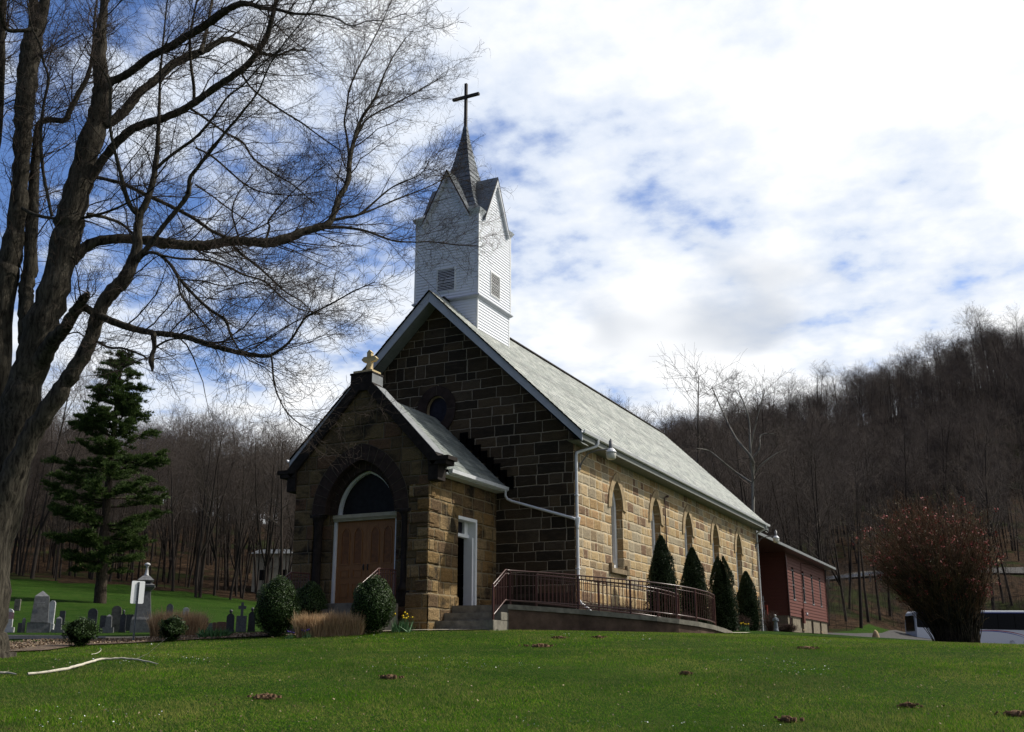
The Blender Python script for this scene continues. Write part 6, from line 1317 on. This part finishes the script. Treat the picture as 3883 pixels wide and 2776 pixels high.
# ------------------------------------------------------------------ sign, branch, statue, stones
def sign():
    b = 27.0; p = gp(506, b); top = at(511, 2203, b); h = top[2]-p[2]; t = empty('sign_post', p, -YAW*-1+0.0, 'blank white back of a small sign on a green metal post', 'sign'); t.rotation_euler = (0, .035, -YAW*0+YAW*-1)
    t.rotation_euler = (0, 0, -YAW+.68)
    w_ = .34; z0 = at(506, 2289, b)[2]-p[2]; q = MB(); n = 5; r = .035; poly = []
    for cx, cz, a0 in ((w_/2-r, h-r, 0), (-w_/2+r, h-r, 90), (-w_/2+r, z0+r, 180), (w_/2-r, z0+r, 270)): poly += [(cx+r*math.cos(math.radians(a0+90*i/n)), cz+r*math.sin(math.radians(a0+90*i/n))) for i in range(n+1)]
    q.prism(poly, lambda u, v, d: (u-.0, d, v), .012, .016); q.build('panel', [M['sign_white']], t, fix=True)
    q = MB(); q.box((-.022, -.016, -.1), (-.012, .010, h-.03)); q.box((.012, -.0161, -.1), (.022, .0101, h-.03)); q.box((-.012, .002, -.1), (.012, .0102, h-.03)); q.build('post', [M['sign_post']], t)
    for z in (z0+.08, h-.08): q = MB(); q.lathe([(.0, 0), (.008, 0), (.008, .004), (.0, .005)], 6); q.v = [(a, -.0-c, z+bb) for a, bb, c in q.v]; q.build('bolt', [M['gutter']], t)
M['sign_white'] = simple('sign_panel', (.86, .88, .90), .4, .4, .03); M['sign_post'] = simple('green_post_paint', (.05, .065, .085), .5, .4, .2)
sign()
def branch():
    px = [(104,2564,9),(165,2557,9),(256,2543,10),(300,2531,10),(342,2518,10),(385,2506,9),(427,2504,8),(470,2504,8),(512,2507,7),(555,2516,6),(600,2524,3)]
    P = [onground(u, v, 9, 60) for u, v, _ in px]; o = P[0].copy(); t = empty('fallen_branch', o, 0, 'long curved bleached branch lying on the lawn at the left', 'branch'); r = [w_/2*18/4060*1. for *_, w_ in px]
    Q, R_ = smooth_path(np.array(P)-o+[0, 0, .03], r, 4, np.random.default_rng(3), .2); V, F = chains_mesh([(Q, R_)], lambda r: 8); np_mesh('main_stem', V, F, M['bleached'], t, True)
    sm = grow((Q, R_), np.random.default_rng(4), 1.1, .9, .3, 50, .2, (0, 0, .12), 6, .15, .1, .3, .003, .2); V, F = chains_mesh(sm, lambda r: 4); np_mesh('side_twigs', V, F, M['bleached'], t, True)
    px = [(-60,2556,8),(0,2559,8),(30,2560,7),(62,2566,4)]; P = [onground(u, v, 9, 60) for u, v, _ in px]; o = P[0].copy(); Q, R_ = smooth_path(np.array(P)-o+[0, 0, .03], [.02, .018, .015, .008], 4); V, F = chains_mesh([(Q, R_)], lambda r: 8); ob = np_mesh('fallen_branch', V, F, M['bleached'], None, True); ob.location = o; tag(ob, 'short piece of bleached branch at the left edge of the lawn', 'branch')
    px = [(345,2486,3),(370,2480,3),(383,2468,3),(378,2460,2)]; P = [onground(u, v, 9, 60) for u, v, _ in px]; o = P[0].copy(); Q, R_ = smooth_path(np.array(P)-o+[0, 0, .02], [.008, .007, .006, .003], 4); V, F = chains_mesh([(Q, R_)], lambda r: 6); ob = np_mesh('fallen_twig', V, F, M['bleached'], None, True); ob.location = o; tag(ob, 'small curled twig on the lawn behind the long bleached branch', 'twig')
M['bleached'] = simple('bleached_wood', (.50, .46, .38), .8, .2, .2, 12)
branch()
def statue():
    p = gp(2945, 48.5); t = empty('garden_statue', p, .4, sc=.62, label= 'small pale robed garden statue beside the leafless shrub', cat='statue')
    b = MB(); b.lathe([(.20, 0), (.20, .10), (.16, .12), (.17, .3), (.13, .62), (.14, .78), (.17, .92), (.11, 1.0), (.045, 1.03)], 14, sy=.8); b.build('robe', [M['statue']], t)
    b = MB(); b.lathe([(.035, 1.02), (.07, 1.06), (.085, 1.13), (.07, 1.20), (.02, 1.235)], 12); b.build('head', [M['marble']], t)
    for sg in (-1, 1): b = MB(); b.tube([(sg*.16, 0, .93), (sg*.20, -.05, .75), (sg*.09, -.17, .78), (.0, -.19, .84)], [.045, .04, .03, .02], 8); b.build('arm', [M['statue']], t)
M['statue'] = simple('weathered_blue_white', (.20, .22, .25), .8, .2, .4, 10)
statue()
def chair():
    p = gp(2886, 51.); t = empty('garden_trellis', p, .5, 'grey wooden trellis leaning at the rear corner of the church', 'trellis')
    for i in range(4): b = MB(); b.bar((i*.18-.3, 0, 0), (i*.22-.40, .1, 1.65), .035, .02); b.build('upright', [M['statue']], t)
    for z in (.5, .95, 1.4): b = MB(); b.bar((-.42, .03+z*.06, z), (.34, .03+z*.06, z), .03, .02); b.build('crosspiece', [M['statue']], t)
chair()
def boulder(name, u, b, w_, h, label, mat='hood', seed=1):
    rg = np.random.default_rng(seed); p = gp(u, b); t = MB(); t.lathe([(w_*.4, -.1), (w_*.5, 0), (w_*.48, h*.4), (w_*.3, h*.8), (w_*.1, h)], 10); t.v = [(x*(1+rg.normal()*.08), y*(1+rg.normal()*.08), z*(1+rg.normal()*.05)) for x, y, z in t.v]
    o = t.build(name, [M[mat]]); o.location = p; tag(o, label, 'rock')
boulder('boulder', 3322, 56., .36, .50, 'pale boulder beside the lane behind the lawn')
# ------------------------------------------------------------------ graves
GR = 'gravestones'
def gz(u, v, b): return at(u, v, b)
def gravestone(u0, u1, v0, v1, b, shape, label, mat='granite', base=None, rz=.25, dep=.5, top=None, extra=None):
    c = gp((u0+u1)/2, b); s = b/4060.; w_ = (u1-u0)*s; zt = at((u0+u1)/2, v0, b)[2]-c[2]; rot = -YAW+rz; w_ = w_/(math.cos(rz)+dep*abs(math.sin(rz)))
    if base is not None: pass
    t = empty('gravestone', c, rot, label, 'gravestone'); z0 = 0.; d = w_*dep
    if base:
        bw, bh = base; q = MB(); q.box((-w_*bw/2, -d*bw/2-.02, -.25), (w_*bw/2, d*bw/2+.02, zt*bh)); q.build('base', [M[mat]], t, bevel=.012); z0 = zt*bh
    q = MB(); f = lambda u, v, dd: (u, dd, v); hw = w_/2; n = 12
    if shape == 'round': poly = [(-hw, z0), (hw, z0)]+[(hw*math.cos(PI*i/n), zt-hw*.9+hw*.9*math.sin(PI*i/n)) for i in range(n+1)]
    elif shape == 'flat': poly = [(-hw, z0), (hw, z0), (hw, zt-.05), (hw*.9, zt), (-hw*.9, zt), (-hw, zt-.05)]
    elif shape == 'gothic': poly = [(-hw, z0), (hw, z0)]+arch(0, hw, zt-hw*1.2, hw*1.2, 8)
    else: poly = None
    if poly:
        q.prism(poly, f, -d/2, d/2); st = q.build('headstone', [M[mat]], t, fix=True, bevel=.008)
    elif shape == 'pillar':
        q.add([(-hw, -hw*.8, z0), (hw, -hw*.8, z0), (hw, hw*.8, z0), (-hw, hw*.8, z0), (-hw*.82, -hw*.66, zt-hw*.7), (hw*.82, -hw*.66, zt-hw*.7), (hw*.82, hw*.66, zt-hw*.7), (-hw*.82, hw*.66, zt-hw*.7), (0, 0, zt)], [(0, 1, 5, 4), (1, 2, 6, 5), (2, 3, 7, 6), (3, 0, 4, 7), (4, 5, 8), (5, 6, 8), (6, 7, 8), (7, 4, 8)]); st = q.build('shaft', [M[mat]], t, bevel=.006)
    elif shape == 'finial':
        hs = z0+(zt-z0)*.80; q.prism([(-hw, z0), (hw, z0)]+arch(0, hw, hs-hw*1.1, hw*1.1, 8), f, -d/2, d/2); st = q.build('headstone', [M[mat]], t, fix=True, bevel=.006)
        q = MB(); q.lathe([(.02, hs-.03), (.03, hs+.01), (hw*.45, hs+(zt-hs)*.45), (hw*.4, zt-.03), (.01, zt)], 10); q.build('finial', [M[mat]], t)
    elif shape == 'cross':
        hs = z0; q.box((-hw*.24, -d*.15, hs), (hw*.24, d*.15, zt)); q.box((-hw*.70, -d*.151, hs+(zt-hs)*.50), (hw*.70, d*.151, hs+(zt-hs)*.74)); st = q.build('cross', [M[mat]], t, bevel=.008)
    return t, w_, zt, z0
gravestone(4, 40, 2308, 2400, 38.5, 'round', 'pale stone with dark top at the left edge, draped by a small flag', 'marble', (1.5, .22), dep=.6)
gravestone(76, 90, 2342, 2402, 38.4, 'pillar', 'slim grey marker just left of the great grey obelisk', 'granite', None)
gravestone(62, 80, 2362, 2404, 38.2, 'flat', 'low dark block in front of the slim grey marker', 'granite_dark')
t, w_, zt, z0 = gravestone(107, 176, 2240, 2405, 38.6, 'pillar', 'great grey block monument with pointed top and cut lettering', 'granite', (1.32, .235), rz=.38)
q = MB()
for k, (z, ww) in enumerate(((.70, .20), (.66, .24), (.62, .20))):
    for i in range(6): q.box((-ww*w_+i*ww*w_*.36, -w_*.40-.012+ (zt*z)*0, zt*z), (-ww*w_+i*ww*w_*.36+ww*w_*.2, -w_*.40, zt*z+.022))
q.build('lettering', [M['engrave']], t)
gravestone(172, 197, 2277, 2402, 40.2, 'gothic', 'pale marble stone standing right behind the great grey monument', 'marble', (1.25, .25), dep=.7)
gravestone(203, 229, 2337, 2402, 38.6, 'pillar', 'small grey tapered marker on a wide base, left of the ragged bush', 'granite', (1.9, .18))
gravestone(216, 238, 2316, 2352, 46., 'flat', 'small dark stone with green and white ornaments behind the tapered marker', 'granite_dark')
gravestone(300, 318, 2343, 2380, 44., 'flat', 'little pale stone peeping over the small bush', 'old_stone')
gravestone(324, 360, 2307, 2398, 40., 'round', 'dark round topped stone with bright rim left of the pine trunk', 'granite_dark', dep=.3)
gravestone(372, 396, 2334, 2403, 38.8, 'flat', 'dark worn block right of the pine trunk foot', 'granite_dark')
gravestone(393, 419, 2329, 2404, 38.4, 'pillar', 'small grey tapered marker on a broad footing in front of the tall slab', 'granite', (1.7, .30))
gravestone(414, 451, 2297, 2398, 40., 'round', 'tall leaning rounded slab left of the sign', 'old_stone', dep=.28)
gravestone(449, 471, 2312, 2400, 39.5, 'finial', 'dark narrow stone with ball finial beside the tall slab', 'granite_dark', (1.2, .12))
gravestone(470, 500, 2330, 2396, 41.5, 'flat', 'dark broad stone half hidden behind the tall monument', 'granite_dark')
gravestone(621, 648, 2289, 2330, 45., 'gothic', 'pointed grey stone rising behind the dry grass clump', 'granite')
gravestone(684, 709, 2303, 2335, 45., 'round', 'pale round topped stone behind the right end of the dry grass clump', 'marble')
gravestone(769, 786, 2343, 2392, 40., 'round', 'small dark round topped stone right of the dry grass clump', 'granite_dark')
gravestone(786, 802, 2362, 2392, 40., 'flat', 'tiny low grey stone beside the small red marker', 'granite')
gravestone(801, 818, 2360, 2391, 40.5, 'flat', 'small reddish marker in the row of low stones', 'redgrave')
gravestone(818, 854, 2358, 2391, 41., 'flat', 'wide low reddish stone left of the finial stone', 'redgrave', dep=.3)
gravestone(853, 885, 2311, 2392, 39., 'finial', 'dark rounded stone with carved finial, third from the round bushes', 'granite_dark', (1.15, .1))
t, w_, zt, z0 = gravestone(888, 934, 2284, 2392, 39., 'cross', 'grey block monument topped by a stone cross', 'granite', (.92, .54))
gravestone(936, 965, 2303, 2391, 39.5, 'finial', 'dark stone with finial partly hidden by the tallest round bush', 'granite_dark', (1.1, .1))
gravestone(38, 62, 2272, 2304, 58., 'flat', 'lone worn stone far back in the field at the left', 'old_stone', dep=.7)
def monument():
    b = 39.2; c = gp(533, b); s = b/4060.; t = empty('tall_monument', c, -YAW+.3, 'tallest grave monument with tapered shaft, moulded cap and small statue finial', 'monument')
    Z = lambda v: at(525, v, b)[2]-c[2]
    def tap(mb, r0, z0, r1, z1): mb.add([(-r0, -r0, z0), (r0, -r0, z0), (r0, r0, z0), (-r0, r0, z0), (-r1, -r1, z1), (r1, -r1, z1), (r1, r1, z1), (-r1, r1, z1)], [(3, 2, 1, 0), (4, 5, 6, 7), (0, 1, 5, 4), (1, 2, 6, 5), (2, 3, 7, 6), (3, 0, 4, 7)])
    q = MB(); tap(q, .40, -.3, .38, Z(2352)); tap(q, .375, Z(2352)+.001, .34, Z(2340)); q.build('base', [M['granite']], t, bevel=.01)
    q = MB(); tap(q, .30, Z(2340)+.001, .20, Z(2243)); q.build('shaft', [M['granite']], t, bevel=.01)
    q = MB(); tap(q, .20, Z(2243)+.001, .33, Z(2228)); tap(q, .33, Z(2228)+.001, .34, Z(2220)); tap(q, .34, Z(2220)+.001, .18, Z(2210)); tap(q, .19, Z(2210)+.001, .30, Z(2202)); tap(q, .30, Z(2202)+.001, .12, Z(2184)); q.build('cap', [M['granite']], t, bevel=.006)
    q = MB(); z = Z(2184); q.lathe([(.11, z), (.07, z+.05), (.05, z+.2), (.035, z+.32), (.06, z+.36)], 10); z2 = Z(2134); q.lathe([(.03, z+.34), (.11, z2-.08), (.09, z2-.03), (.02, z2)], 10); q.build('finial', [M['marble']], t)
monument()
def flag():
    p = gp(10, 38.0); t = empty('small_flag', p, -YAW, 'small striped flag stuck beside the leftmost gravestone', 'flag'); z = at(20, 2370, 38.)[2]-p[2]
    b = MB(); b.tube([(-.06, 0, -.1), (-.06, 0, .72)], .006, 6); b.build('stick', [M['cream']], t)
    b = MB(); L, H = .36, .22; zb = .50; n = 14
    for i in range(n):
        for s in range(13):
            f = lambda x: (.02*math.sin(x*16), -.05*x)
            x0, x1 = L*i/n, L*(i+1)/n; z0_, z1_ = zb+H*s/13, zb+H*(s+1)/13; m = 2 if (i < n*.4 and s >= 6) else (0 if s % 2 == 0 else 1)
            b.add([(-.055+x0, f(x0)[0], z0_+f(x0)[1]), (-.055+x1, f(x1)[0], z0_+f(x1)[1]), (-.055+x1, f(x1)[0], z1_+f(x1)[1]), (-.055+x0, f(x0)[0], z1_+f(x0)[1])], [(0, 1, 2, 3)], m)
    b.build('cloth', [M['flag_red'], M['marble'], M['bus_blue']], t)
M['flag_red'] = simple('flag_red', (.42, .05, .05), .8, .2)
flag()
